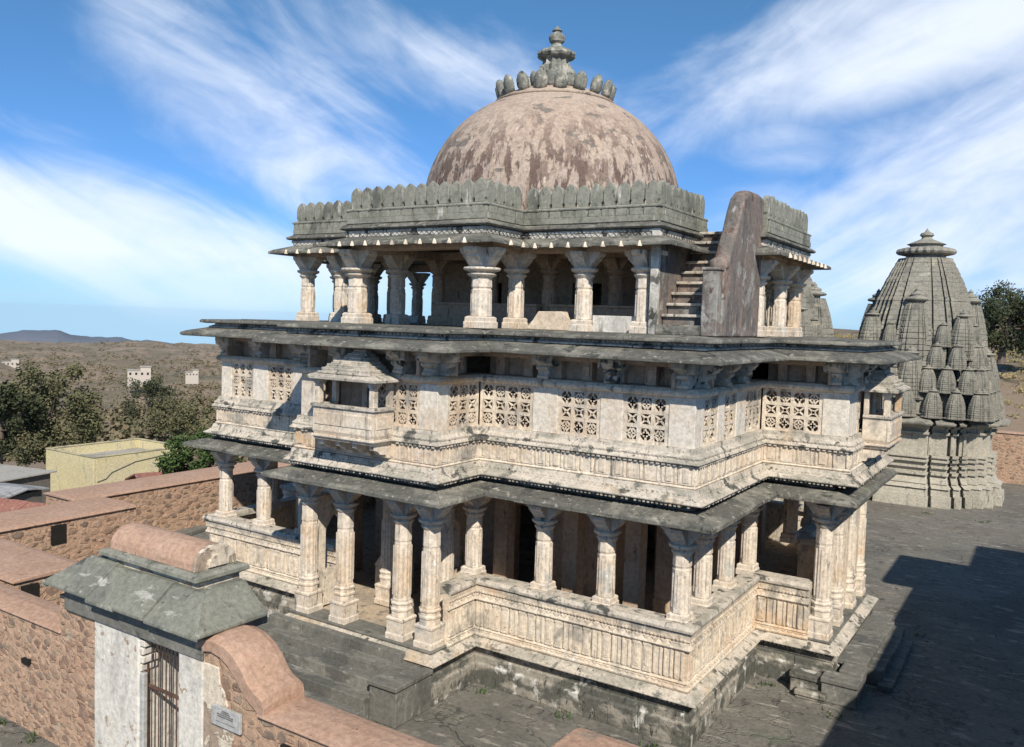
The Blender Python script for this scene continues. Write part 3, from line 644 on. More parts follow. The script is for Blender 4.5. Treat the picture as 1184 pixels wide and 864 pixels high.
# the wall of piers and lattice screens
ZS0, ZS1 = 6.382, 7.47
OFF = -.10
def seg_frame(p0, p1):
    d = Vector((p1[0]-p0[0], p1[1]-p0[1])); ln = d.length; d /= ln; return d, Vector((d.y, -d.x)), ln
def slab_on(g, p0, d, nn, ua, ub, o0, o1, z0, z1):
    p = [(p0[0]+d.x*u+nn.x*o, p0[1]+d.y*u+nn.y*o) for u, o in ((ua, o0), (ub, o0), (ub, o1), (ua, o1))]; g.ex(p[::-1], 'z', z0, z1)
def jali(p0, p1, ua, ub):
    d, nn, ln = seg_frame(p0, p1); g = MB(); W_ = ub-ua
    k = max(2, round((W_-.06)/.36)); fr = .05; cw = (W_-2*fr)/k; rows = 3; ch = (ZS1-ZS0-2*fr-.04)/rows; zb = ZS0+fr+.02; t0, t1 = OFF-.10, OFF-.025
    slab_on(g, p0, d, nn, ua, ub, t0, t1, ZS0, zb); slab_on(g, p0, d, nn, ua, ub, t0, t1, zb+rows*ch, ZS1)
    b = .042
    for i in range(k+1):
        u = ua+fr+i*cw; lo = ua if i == 0 else u-b; hi = ub if i == k else u+b
        slab_on(g, p0, d, nn, lo, hi, t0, t1, zb, zb+rows*ch)
    for i in range(k):
        ul = ua+(fr if i == 0 else fr+i*cw)+b*(1 if i else 0.0); ul = ua+fr+i*cw+b; ur = ua+fr+(i+1)*cw-b
        if i == 0: ul = ua+fr+b
        if i == k-1: ur = ua+fr+k*cw-b
        for r_ in range(rows):
            if r_: slab_on(g, p0, d, nn, ul, ur, t0, t1, zb+r_*ch-b, zb+r_*ch+b)
            zl, zh = zb+r_*ch+(b if r_ else 0), zb+(r_+1)*ch-(b if r_ < rows-1 else 0)
            uc, zc = (ul+ur)/2, (zl+zh)/2; hu, hz = (ur-ul)/2, (zh-zl)/2
            pat = (i*2+r_*3+int(abs(p0[0]*7))) % 4
            def poly(pts):
                f0 = [(p0[0]+d.x*u+nn.x*(t0+.015), p0[1]+d.y*u+nn.y*(t0+.015), z) for u, z in pts]
                f1 = [(p0[0]+d.x*u+nn.x*(t1-.012), p0[1]+d.y*u+nn.y*(t1-.012), z) for u, z in pts]
                g.loft([f0, f1])
            def bar(u0, z0, u1, z1, wd):
                dd = Vector((u1-u0, z1-z0)).normalized(); q = Vector((-dd.y, dd.x))*wd
                poly([(u0-q.x, z0-q.y), (u1-q.x, z1-q.y), (u1+q.x, z1+q.y), (u0+q.x, z0+q.y)])
            if pat in (0, 2):
                bar(uc-hu, zc-hz, uc+hu, zc+hz, .019); bar(uc-hu, zc+hz, uc+hu, zc-hz, .0185)
                if pat == 0: poly([(uc-.06, zc), (uc, zc-.06), (uc+.06, zc), (uc, zc+.06)])
            elif pat == 1:
                poly([(uc+.075*math.cos(a*math.pi/4), zc+.075*math.sin(a*math.pi/4)) for a in range(8)])
                for a in range(4): bar(uc, zc, uc+(hu+.01)*math.cos(a*math.pi/2), zc+(hz+.01)*math.sin(a*math.pi/2), .02)
                for sx, sz in ((1, 1), (1, -1), (-1, 1), (-1, -1)): poly([(uc+sx*hu, zc+sz*hz), (uc+sx*(hu-.06), zc+sz*hz), (uc+sx*hu, zc+sz*(hz-.06))])
            else:
                for a in range(4): bar(uc, zc, uc+(hu+.01)*math.cos(a*math.pi/2), zc+(hz+.01)*math.sin(a*math.pi/2), .017)
                bar(uc-hu, zc, uc, zc+hz, .018); bar(uc, zc+hz, uc+hu, zc, .018); bar(uc+hu, zc, uc, zc-hz, .018); bar(uc, zc-hz, uc-hu, zc, .018)
    sc = g.build('lattice_screen', M['lime'], T)
    b_ = MB(); slab_on(b_, p0, d, nn, ua, ub, t0-.30, t0-.24, ZS0, ZS1); b_.build('backing', M['brown'], sc)
def pier(p0, p1, ua, ub):
    d, nn, ln = seg_frame(p0, p1); g = MB()
    slab_on(g, p0, d, nn, ua, ub, OFF-.42, OFF, ZS0, ZS1)
    g.build('pier', M['pier'], T, bevel=.012)
def facade(p0, p1, cuts):
    """cuts: list of (u0, u1, kind)"""
    for a, b, k in cuts:
        if k == 'j': jali(p0, p1, a+.002, b-.002)
        elif k == 'p': pier(p0, p1, a, b)
xl_, x0_, x1_, x2_, x3_ = -21.85, X0, X1, X2, -4.12
facade((x1_, Y2), (x2_, Y2), [(-.1+.0, 1.45, 'j'), (1.45, 2.12, 'p'), (2.12, 3.24, 'j'), (3.24, 3.80, 'p'), (3.80, 4.90, 'j'), (4.90, 5.50, 'p')])
facade((x1_, Y1), (x1_, Y2), [(.52, 1.8, 'j')])
facade((x0_, Y1), (x1_, Y1), [(.10, .66, 'p'), (.66, .86, 'j'), (2.62, 4.02, 'j'), (4.02, 4.56, 'p')])
facade((xl_, Y2), (x0_, Y2), [(.10, .55, 'p'), (.55, 1.55, 'j'), (1.55, 2.2, 'p'), (2.2, 3.25, 'j'), (3.25, 3.78, 'p'), (3.78, 5.35, 'j')])
facade((x2_, Y2), (x2_, Y3), [(.522, .62, 'p'), (.62, 1.55, 'j'), (1.55, 1.98, 'p'), (1.98, 2.85, 'j'), (2.85, 3.55, 'p'), (3.55, 4.9, 'j')])
facade((x2_, Y3), (x3_, Y3), [(-.1, 1.42, 'j'), (1.42, 2.05, 'p')])
facade((x3_, Y3), (x3_, Y3b), [(.522, 1.1, 'p'), (1.1, 1.7, 'j'), (3.4, 4.0, 'j'), (4.0, 4.84, 'p')])
for p0, p1 in (((x3_, Y3b), (x2_, Y3b)), ((x2_, Y3b), (x2_, Y2b)), ((x2_, Y2b), (x1_, Y2b)), ((x1_, Y2b), (x1_, Y1b)), ((x1_, Y1b), (x0_, Y1b)), ((x0_, Y1b), (x0_, Y2b)),
               ((x0_, Y2b), (xl_, Y2b)), ((xl_, Y2b), (xl_, Y3b)), ((xl_, Y3b), (-23.7, Y3b)), ((-23.7, Y3b), (-23.7, Y3)), ((-23.7, Y3), (xl_, Y3)), ((xl_, Y3), (xl_, Y2)), ((x0_, Y2), (x0_, Y1))):
    ln = math.hypot(p1[0]-p0[0], p1[1]-p0[1]); pier(p0, p1, .10, ln-.53 if ln > 1 else ln)
# coping over the screens
g = MB(); g.sweep(UP, [(-.5, 7.472), (-.07, 7.472), (.0, 7.50), (.02, 7.55), (.015, 7.60), (-.06, 7.66), (-.5, 7.665)], piece=1.3, jit=.005)
g.teeth(UP, True, .012, .018, 7.555, 7.60, .085, .6)
g.build('screen_coping', M['lime'], T, bevel=.006)
# recessed band with brackets under the upper eave
g = MB()
ZB0, ZB1 = 7.667, 8.22
vd = MB()
for a, c in zip(UP, UP[1:]+UP[:1]):
    d, nn, ln = seg_frame(a, c); k = max(1, round(ln/.85)); st = ln/k
    slab_on(g, a, d, nn, -.1, ln+.1, -.60, -.52, ZB0, ZB1)
    for j in range(k):
        u = j*st
        slab_on(g, a, d, nn, u+st*.30, u+st*.62, -.52, -.28+random.uniform(-.03, .03), ZB0, ZB1-.10)
        if random.random() < .6: slab_on(g, a, d, nn, u+st*.36, u+st*.56, -.28, -.245, ZB0+.1, ZB1-.2)
g.sweep(UP, [(-.55, 8.10), (-.18, 8.10), (-.12, 8.16), (-.12, 8.28), (-.55, 8.28)], piece=1.4, jit=.01)
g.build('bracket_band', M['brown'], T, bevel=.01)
def eave_bracket(x, y, nn, name='eave_bracket'):
    g = MB(); n_ = Vector(nn); t = Vector((-n_.y, n_.x))
    pr_ = [(-.5, ZB0), (.02, ZB0), (.03, ZB0+.06), (-.02, ZB0+.10), (-.04, ZB0+.16), (.06, ZB0+.22), (.08, ZB0+.28), (.05, ZB0+.30), (.22, ZB0+.44), (.22, ZB1+.02), (-.5, ZB1+.02)]
    h = .15
    g.loft([[(x+n_.x*o+t.x*s, y+n_.y*o+t.y*s, z) for o, z in pr_] for s in (-h, h)])
    q = [(.0, ZB0+.30), (.10, ZB0+.34), (.10, ZB1+.01), (-.4, ZB1+.01), (-.4, ZB0+.30)]
    g.loft([[(x+n_.x*o+t.x*s, y+n_.y*o+t.y*s, z) for o, z in q] for s in (-h*1.9, h*1.9)])
    return g.build(name, M['ledge'], T, bevel=.012)
for x in (-10.1, -8.35, -6.65): eave_bracket(x, Y2-.02, (0, -1))
for x in (-16.2, -15.0, -13.1, -12.2): eave_bracket(x, Y1-.02, (0, -1))
for x in (-21.5, -20.0, -18.3, -17.0): eave_bracket(x, Y2-.02, (0, -1))
for y in (17.7, 18.95, 20.3): eave_bracket(X2+.02, y, (1, 0))
eave_bracket(X1+.02, 15.8, (1, 0))
for x in (-4.55,): eave_bracket(x, Y3-.02, (0, -1))
for y in (22.3, 23.4, 25.4, 26.5): eave_bracket(-4.10, y, (1, 0))
# roof slab of the first storey and its eave
g = MB(); g.sweep(UP, [(-.6, 8.285), (.0, 8.30), (.72, 8.235), (.78, 8.25), (.78, 8.32), (.66, 8.38), (.22, 8.49), (-.6, 8.50)], piece=1.5, jit=.02, jz=.012)
g.build('upper_eave', M['slab'], T, bevel=.015)
g = MB(); g.sweep(UP, [(-.6, 8.502), (.17, 8.502), (.19, 8.54), (.05, 8.60), (.05, 8.635), (-.6, 8.635)], piece=1.3, jit=.012)
g.teeth(UP, True, .045, .05, 8.565, 8.63, .12, .6)
g.build('cornice', M['frieze'], T, bevel=.01)
g = MB(); g.sweep(UP, [(-.9, 8.635), (.22, 8.635), (.36, 8.655), (.36, 8.70), (.33, 8.745), (-.9, 8.79)], piece=1.7, jit=.012, jz=.006)
g.build('terrace_edge', M['slab'], T, bevel=.012)
g = MB()
for k, (a, b, c, d) in enumerate(((xl_+.5, X2-.5, Y2+.5, Y2b-.5), (X0+.5, X1-.5, Y1+.5, Y2+.6), (X2-.6, -4.6, Y3+.5, Y3b-.5), (X0+.5, X1-.5, Y2b-.6, Y1b-.5), (-23.2, xl_+.6, Y3+.5, Y3b-.5))):
    g.box(a, b, c, d, 8.40+k*.002, 8.785-k*.002)
g.build('terrace_floor', M['slab'], T)
# some floor inside the screened storey, with inner pillars that catch light
g = MB()
wall_doors(g, 'x', 20.0, .3, -20.0, -8.4, 5.5, 8.4, [(-17, -16), (-13, -12), (-10.6, -9.9)], 7.6)
wall_doors(g, 'y', -8.7, .298, 20.3, 30, 5.5, 8.4, [(23.4, 24.9)], 7.6)
wall_doors(g, 'y', -20.0, .298, 20.3, 30, 5.5, 8.4, [(23.4, 24.9)], 7.6)
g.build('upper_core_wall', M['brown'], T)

# balconies
def balcony(cx, cy, nn, hw, dep, full=True):
    n_ = Vector(nn); t = Vector((-n_.y, n_.x))
    def P(u, o, z): return (cx+t.x*u+n_.x*o, cy+t.y*u+n_.y*o, z)
    def bx(g, u0, u1, o0, o1, z0, z1):
        g.loft([[P(u0, o0, z), P(u1, o0, z), P(u1, o1, z), P(u0, o1, z)] for z in (z0, z1)])
    def fr(g, z0, z1, a, b, th=.1):                          # three-sided trough
        g.loft([[P(-hw-a, 0, z0), P(-hw-a, dep+a, z0), P(hw+a, dep+a, z0), P(hw+a, 0, z0)], [P(-hw-b, 0, z1), P(-hw-b, dep+b, z1), P(hw+b, dep+b, z1), P(hw+b, 0, z1)]])
    g = MB()
    fr(g, 5.98, 6.06, -.04, .0); fr(g, 6.06, 6.12, .03, .03); fr(g, 6.12, 6.22, -.02, .02)
    bx(g, -hw, -hw+.08, 0, dep-.08, 6.22, 6.78); bx(g, hw-.08, hw, 0, dep-.08, 6.22, 6.78)
    bx(g, -hw, hw, dep-.08, dep, 6.22, 6.78); bx(g, -hw+.07, hw-.07, dep-.01, dep+.02, 6.36, 6.66); bx(g, hw-.02, hw+.02, .1, dep-.1, 6.36, 6.66)
    o = g.build('balcony', M['lime'], T, bevel=.01, origin=P(0, dep/2, 6.0))
    g = MB()
    bx(g, -hw-.05, hw+.05, dep-.14, dep+.05, 6.782, 6.86); bx(g, -hw-.05, -hw+.14, 0, dep-.142, 6.782, 6.86); bx(g, hw-.14, hw+.05, 0, dep-.142, 6.782, 6.86)
    g.build('rail', M['ledge'], o, bevel=.012)
    for s in (-1, 1):
        g = MB(); u = s*(hw-.10)
        bx(g, u-.075, u+.075, dep-.175, dep-.025, 6.862, 7.34); bx(g, u-.1, u+.1, dep-.2, dep, 7.34, 7.38); bx(g, u-.15, u+.15, dep-.22, dep+.02, 7.38, 7.46)
        g.build('post', M['lime'], o, bevel=.01)
        g = MB(); bx(g, u-.07, u+.07, .0, .12, 6.862, 7.46); g.build('post', M['lime'], o, bevel=.01)
    g = MB(); a = .16
    g.loft([[P(-hw-a, -.02, 7.462), P(-hw-a, dep+a, 7.462), P(hw+a, dep+a, 7.462), P(hw+a, -.02, 7.462)], [P(-hw-a, -.02, 7.53), P(-hw-a, dep+a, 7.53), P(hw+a, dep+a, 7.53), P(hw+a, -.02, 7.53)],
            [P(-hw+.05, -.02, 7.61), P(-hw+.05, dep-.05, 7.61), P(hw-.05, dep-.05, 7.61), P(hw-.05, -.02, 7.61)]])
    n = 7; z = 7.60
    for k in range(n):
        f = 1-(k/n)**1.25; h2 = (hw-.22)*f+.07; dd = (dep+.02)*f*.95+.04; hh = .088
        bx(g, -h2, h2, -.02, dd, z, z+hh*.62); bx(g, -h2+.07, h2-.07, -.018, dd-.07, z+hh*.62, z+hh); z += hh
    g.build('stepped_roof', M['ledge'], o, bevel=.01)
    g = MB(); c0 = P(0, .10, 0); g.lathe(c0[0], c0[1], [(.09, z), (.12, z+.03), (.06, z+.05), (.07, z+.08), (.04, z+.12), (.015, z+.2), (.001, z+.22)], 12); g.build('finial', M['ledge'], o, smooth=True)
    for k in range(4):
        g = MB(); u = -hw+.16+k*(2*hw-.32)/3; pr_ = [(0, 5.62), (.12, 5.63), (.16, 5.72), (dep*.5, 5.74), (dep*.62, 5.82), (dep*.8, 5.86), (dep*.86, 5.98), (0, 5.98)]
        g.loft([[P(u+s, o_, z_) for o_, z_ in pr_] for s in (-.075, .075)]); g.build('corbel', M['lime'], o, bevel=.01)
    return o
balcony(-14.15, Y1-.02, (0, -1), .98, .72)
balcony(-4.14, 24.4, (1, 0), .98, .66)
# shaded doorway behind the front balcony
g = MB(); g.box(-15.67, -13.91, Y1+.75, Y1+.85, 5.5, 8.0); g.build('back_wall', M['brown'], T)
g = MB(); g.box(-14.0, -13.75, Y1+.3, Y1+.5, 5.5, 7.47).box(-14.5, -14.34, Y1+.3, Y1+.45, 5.5, 7.47); g.build('doorway_jamb', M['lime'], T, bevel=.01)

# ------------------------------------------------------------------ roof pavilion
ux0, ux1, ux2, ux3, uxl, uxll = X0+.1, X1, -8.07, -6.45, -20.35, -22.0
uy1, uy2, uy3, uy3b, uy2b, uy1b = 17.1, 18.8, 21.93, 26.3, 30.0, 31.7
PV = cross(ux0, ux1, ux2, ux3, uxl, uxll, uy1, uy2, uy3, uy3b, uy2b, uy1b)
TZ = 8.785; UZ = 10.78
def ucol(x, y, r, cap, m_=None): 
    o = make_column('terrace_column', x, y, TZ, UZ, r, cap=cap, mshaft=m_ or M['column']); return o
u1 = ucol(ux1-.28, uy1+.30, .26, .56)
many(u1, [(ux0+.12, uy1+.30, TZ)])
u2 = ucol(-10.16, 19.08, .215, .50)
many(u2, [(-8.5, 19.08, TZ), (-12.2, 19.08, TZ), (-16.3, 19.08, TZ), (-20.0, 19.08, TZ), (-18.55, 19.08, TZ), (-20.05, 22.1, TZ), (-20.05, 26.6, TZ), (-20.05, 29.7, TZ),
          (ux3-.28, uy3+.30, TZ), (ux3-.28, uy3b-.3, TZ), (ux3-.28, 24.4, TZ), (-21.7, 22.2, TZ), (-21.7, 26.6, TZ), (-16.2, 29.7, TZ), (-12.4, 29.7, TZ), (-8.4, 29.7, TZ), (-16.2, 31.4, TZ), (-12.4, 31.4, TZ)])
u3 = make_column('terrace_column', -12.3, 21.0, TZ, UZ, .2, cap=.42, mshaft=M['brown'])
many(u3, [(-16.3, 21.0, TZ), (-10.3, 21.2, TZ), (-10.3, 24.4, TZ), (-18.3, 24.4, TZ), (-18.3, 21.2, TZ), (-14.3, 21.0, TZ), (-12.3, 27.8, TZ), (-16.3, 27.8, TZ)])
# low seat walls between the pavilion's columns
g = MB()
g.box(-16.1, -12.45, 20.55, 20.75, TZ, 9.42).box(-16.15, -12.40, 20.48, 20.80, 9.42, 9.49)
g.box(-12.0, -8.3, 20.55, 20.75, TZ, 9.42).box(-12.05, -8.25, 20.48, 20.80, 9.42, 9.49)
g.build('seat_wall', M['brown'], T, bevel=.01)
g = MB(); g.box(-9.9, -8.75, 19.1, 19.3, TZ, 9.20); g.build('low_wall', M['white'], T, bevel=.01)
g = MB(); g.ex([(-12.0, TZ), (-10.45, TZ), (-10.5, 9.0), (-10.9, 9.28), (-11.6, 9.27), (-11.75, 9.05)], 'y', 19.25, 19.6); g.build('sunlit_patch_panel', M['lime'], T, bevel=.02)  # pale panel built in the shape of sunlit patches on the wall
# back and side walls of the pavilion's inner room
g = MB()
wall_doors(g, 'x', 28.6, .3, -19.0, -9.4, TZ, UZ+.2, [(-17.3, -16.6), (-12.0, -11.5)], 10.1)
wall_doors(g, 'y', -9.7, .298, 23.0, 28.6, TZ, UZ+.2, [], 10.1)
wall_doors(g, 'y', -19.0, .298, 24.5, 28.6, TZ, UZ+.2, [], 10.1)
wall_doors(g, 'x', 22.9, .3, -17.6, -9.4, TZ, UZ+.2, [(-16.2, -15.2), (-12.6, -11.6)], 10.2)
g.build('inner_room', M['brown'], T, bevel=.01)
g = MB(); g.sweep(PV, [(-.62, UZ+.002), (-.06, UZ+.002), (-.06, UZ+.12), (-.03, UZ+.14), (-.03, UZ+.26), (-.62, UZ+.26)], piece=1.9, jit=.004)
for x in (-16.3, -12.2): g.box(x-.2, x+.2, 17.6, 31, UZ+.004, UZ+.24)
for y in (21.0, 27.8): g.box(-20, -8.4, y-.2, y+.2, UZ+.006, UZ+.238)
g.build('pavilion_beams', M['brown'], T, bevel=.012)
g = MB()
for k, (a, b, c, d) in enumerate(((uxl+.3, ux2-.3, uy2+.3, uy2b-.3), (ux0+.3, ux1-.3, uy1+.3, uy2+.4), (ux2-.4, ux3-.3, uy3+.3, uy3b-.3), (ux0+.3, ux1-.3, uy2b-.4, uy1b-.3), (uxll+.3, uxl+.4, uy3+.3, uy3b-.3))):
    g.box(a, b, c, d, UZ+.244+k*.002, 11.46-k*.002)
g.build('pavilion_roof', M['slab'], T)
g = MB(); g.sweep(PV, [(-.3, 11.045), (.0, 11.03), (.50, 10.84), (.55, 10.845), (.55, 10.92), (.47, 10.97), (.04, 11.12), (-.3, 11.14)], piece=1.1, jit=.02, jz=.012)
peave = g.build('pavilion_eave', M['slab'], T, bevel=.012)
stud = None
for ei in (18, 19, 0, 1, 2, 5):                             # small white studs along the eave
    a, c = PV[ei], PV[(ei+1) % 20]; d, nn, ln = seg_frame(a, c); k = max(1, int(ln/.45))
    for j in range(k):
        u = (j+.5)*ln/k; px_, py_ = a[0]+d.x*u+nn.x*.555, a[1]+d.y*u+nn.y*.555
        if stud is None:
            q = MB().lathe(0, 0, [(.07, -.05), (.06, 0), (.02, .08)], 4, 0); stud = q.build('stud', M['lime'], peave); q = stud
            for vtx in q.data.vertices: vtx.co += wloc(peave)
        else: q = stud.copy(); S.collection.objects.link(q); q.parent = peave
        q.location = Vector((px_, py_, 10.88))-wloc(peave)
g = MB(); g.sweep(PV, [(-.3, 11.122), (.03, 11.122), (.03, 11.20), (.06, 11.22), (.06, 11.28), (.02, 11.30), (-.3, 11.30)], piece=1.4, jit=.006)
g.teeth(PV, True, .055, .025, 11.225, 11.275, .11, .6); g.teeth(PV, True, .028, .03, 11.13, 11.20, .16, .8, True)
g.build('pavilion_frieze', M['frieze'], T, bevel=.008)
g = MB(); g.sweep(PV, [(-.4, 11.302), (.14, 11.302), (.18, 11.34), (.16, 11.39), (.03, 11.46), (-.4, 11.46)], piece=1.5, jit=.01)
g.build('pavilion_cornice', M['slab'], T, bevel=.01)
# crenellated parapet: each merlon a piece of it
PVO = PV[5:]+PV[:5]
g = MB(); g.sweep(PVO, [(-.22, 11.462), (.02, 11.462), (.02, 11.80), (-.22, 11.80)], False, piece=2.2, jit=.003)
g.sweep(PVO, [(-.22, 11.802), (.05, 11.802), (.06, 11.84), (.0, 11.88), (-.22, 11.88)], False, piece=2.2, jit=.003)
par = g.build('parapet', M['merlon'], T, bevel=.006)
g = MB()
def merl(w_):
    h = w_/2
    return [(-h*.78, 0), (h*.78, 0), (h*.78, .06), (h*.97, .12), (h*.99, .24), (h*.97, .36), (h*.85, .44), (h*.60, .50), (h*.28, .535), (0, .575), (-h*.28, .535), (-h*.60, .50), (-h*.85, .44), (-h*.97, .36), (-h*.99, .24), (-h*.97, .12), (-h*.78, .06)]
mg = MB().ex(merl(.37), 'y', -.07, .07)
merlon = mg.build('merlon', M['merlon'], par, bevel=.012, origin=None)
# mesh was made round (0,0,0): shift to local
for vtx in merlon.data.vertices: vtx.co += wloc(par)
studs = MB(); cnt = 0
edges = list(zip(PV, PV[1:]+PV[:1]))
for ei, (a, c) in enumerate(edges):
    if ei == 4: continue
    d, nn, ln = seg_frame(a, c); k = max(1, round((ln-.1)/.375)); st = (ln-.1)/k
    vis = ei in (0, 1, 2, 3, 5, 18, 19)
    if not vis: k_ = k
    for j in range(k):
        u = .05+(j+.5)*st; x, y = a[0]+d.x*u-nn.x*.10, a[1]+d.y*u-nn.y*.10
        if not (ei == 3 and False):
            if vis:
                c_o = merlon if cnt == 0 else merlon.copy()
                if cnt: S.collection.objects.link(c_o); c_o.parent = par
                c_o.location = Vector((x, y, 11.882+random.uniform(-.006, .006)))-wloc(par)
                c_o.rotation_euler = (random.uniform(-.02, .02), 0, math.atan2(d.y, d.x)); c_o.scale = (st/.375*.955, 1, random.uniform(.97, 1.04)); cnt += 1
            else:
                studs.loft([[(x+d.x*p*st/.375*.98+nn.x*o, y+d.y*p*st/.375*.98+nn.y*o, 11.882+z) for p, z in merl(.37)] for o in (-.07, .07)])
        # little brackets below the moulding
        bx0, by0 = a[0]+d.x*u+nn.x*.02, a[1]+d.y*u+nn.y*.02
tag(studs.build('rear_merlons', M['merlon'], par), kind='stuff')
g = MB()
for ei, (a, c) in enumerate(edges):
    if ei == 4: continue
    d, nn, ln = seg_frame(a, c); k = max(1, round((ln-.1)/.375)); st = (ln-.1)/k
    slab_on(g, a, d, nn, .0, ln, .021, .062, 11.47, 11.62)
    for j in range(k):
        u = .05+(j+.5)*st; slab_on(g, a, d, nn, u-st*.42, u+st*.42, .021, .06, 11.621, 11.79)
g.build('parapet_blocks', M['merlon'], par, bevel=.01)

# dome with its lotus ring and finial
g = MB(); DR = 4.22; DC = (CX+.02, CY)
pr_ = [(DR*1.0, 11.46), (DR*1.0, 12.35)]+[(DR*math.cos(t)**.92 if t < 1.55 else .02, 12.5+3.9*math.sin(t)) for t in [R(a) for a in range(0, 90, 3)]]
g.lathe(DC[0], DC[1], [(r_, z) for r_, z in pr_], 96)
dome = g.build('dome', M['dome'], T, smooth=True)
g = MB(); g.lathe(DC[0], DC[1], [(1.95, 16.02), (1.98, 16.08), (1.5, 16.34), (.9, 16.5)], 40)
for k in range(20):
    a = 2*math.pi*k/20; x, y = DC[0]+1.75*math.cos(a), DC[1]+1.75*math.sin(a)
g.build('lotus_base', M['dome'], dome, smooth=True)
pm = MB(); pp = [(-.10, 0), (-.19, .12), (-.20, .32), (-.13, .48), (0, .58), (.13, .48), (.20, .32), (.19, .12), (.10, 0)]
rings = []
for o, s in ((-.10, .55), (-.06, .9), (.02, 1.0), (.08, .8), (.11, .4)): rings.append([(u*s, o+z*.18, .05+z*(.6+.4*s)) for u, z in pp])
pm.loft(rings)
pet = pm.build('petal', M['finial'], dome, smooth=True)
for vtx in pet.data.vertices: vtx.co += wloc(dome)
for k in range(18):
    a = 2*math.pi*(k+.3)/18; q = pet if k == 0 else pet.copy()
    if k: S.collection.objects.link(q); q.parent = dome
    q.location = Vector((DC[0]+1.74*math.cos(a), DC[1]+1.74*math.sin(a), 16.12))-wloc(dome); q.rotation_euler = (0, 0, a-math.pi/2); q.scale = (1.1, 1.2, 1.0)
for k in range(8):
    a = 2*math.pi*(k+.5)/8; q = pet.copy(); S.collection.objects.link(q); q.parent = dome
    q.location = Vector((DC[0]+.78*math.cos(a), DC[1]+.78*math.sin(a), 16.48))-wloc(dome); q.rotation_euler = (0, 0, a-math.pi/2); q.scale = (1, 1, .9)
g = MB()
prf = [(.62, 16.45), (.60, 16.75), (.52, 16.80), (.50, 17.30), (.42, 17.36), (.40, 17.52), (.56, 17.60), (.62, 17.68), (.60, 17.76), (.40, 17.86), (.25, 17.94), (.18, 17.98), (.16, 18.06), (.24, 18.12), (.27, 18.24), (.24, 18.34), (.14, 18.40), (.12, 18.43), (.17, 18.47), (.10, 18.54), (.03, 18.62), (.001, 18.66)]
n = 24; rings = []
for r_, z in prf:
    fl = .05 if 16.6 < z < 17.55 else (.03 if z < 17.8 else 0)
    rings.append([(DC[0]+(r_+fl*(1 if i % 2 else -1)*min(1, r_*2))*math.cos(2*math.pi*i/n), DC[1]+(r_+fl*(1 if i % 2 else -1)*min(1, r_*2))*math.sin(2*math.pi*i/n), z) for i in range(n)])
g.loft(rings); g.build('finial', M['finial'], dome, bevel=0)

# staircase up to the pavilion roof, between the pavilion and its side wing
st_ = None
nst = 9; y0 = 18.8; fl = MB()
for k in range(nst):
    z1 = TZ+.22+(k+1)*(11.46-TZ-.22)/nst; ya = y0+.30+k*.285
    fl.box(ux2+.06, -6.95, ya, ya+.9, TZ if k < 4 else z1-.9, z1-.07)
sc_ = fl.build('staircase', M['ramp'], T, bevel=.01)
for k in range(nst):
    z1 = TZ+.22+(k+1)*(11.46-TZ-.22)/nst; ya = y0+.30+k*.285
    MB().box(ux2+.05, -6.95, ya-.08, ya+.32, z1-.068, z1).build('step', M['ledge'], sc_, bevel=.015)
MB().box(ux2+.04, -6.96, y0-.1, y0+.6, TZ, TZ+.24).build('step', M['slab'], sc_, bevel=.02)
MB().box(-6.95, -6.57, y0+.0, y0+.30, TZ, 10.30).box(-6.97, -6.54, y0-.03, y0+.34, 10.30, 10.37).build('newel', M['ramp'], sc_, bevel=.02)
MB().lathe(-6.75, y0+.50, [(.2, 10.3), (.24, 10.42), (.22, 10.55), (.1, 10.63), (.001, 10.65)], 12).build('rounded_stone', M['ramp'], sc_, smooth=True)
pts = [(y0+.32, TZ), (y0+.32, 10.38), (19.45, 10.62), (19.66, 10.98), (19.95, 11.40), (20.2, 11.88), (20.42, 12.20), (20.65, 12.33), (20.95, 12.38), (21.6, 12.40), (21.95, 12.36), (21.95, TZ)]
g = MB(); rings = []
for x, dz in [(-6.94, -.09), (-6.89, 0), (-6.75, .03), (-6.61, 0), (-6.55, -.09)]:
    rings.append([(x, y, z if z <= TZ else z+dz) for y, z in pts])
g.loft(rings); g.build('stair_wall', M['ramp'], T, bevel=.03)
# brown plastered wall along the pavilion beside the stair
g = MB(); g.box(ux2-.12, ux2+.04, 18.86, 21.9, TZ, 11.30); g.build('stair_side_wall', M['ramp'], T, bevel=.01)
g = MB(); g.box(ux2-.14, ux2+.06, 18.72, 18.855, TZ, 11.29); g.build('end_pilaster', M['frieze'], T, bevel=.01)
g = MB(); g.tube((ux2+.02, 20.6, 10.45), (ux2+.25, 20.6, 10.5), .07, .06, 10).tube((ux2+.25, 20.6, 10.5), (ux2+.3, 20.6, 10.3), .06, .05, 10); g.build('water_spout', M['white'], T, smooth=True)

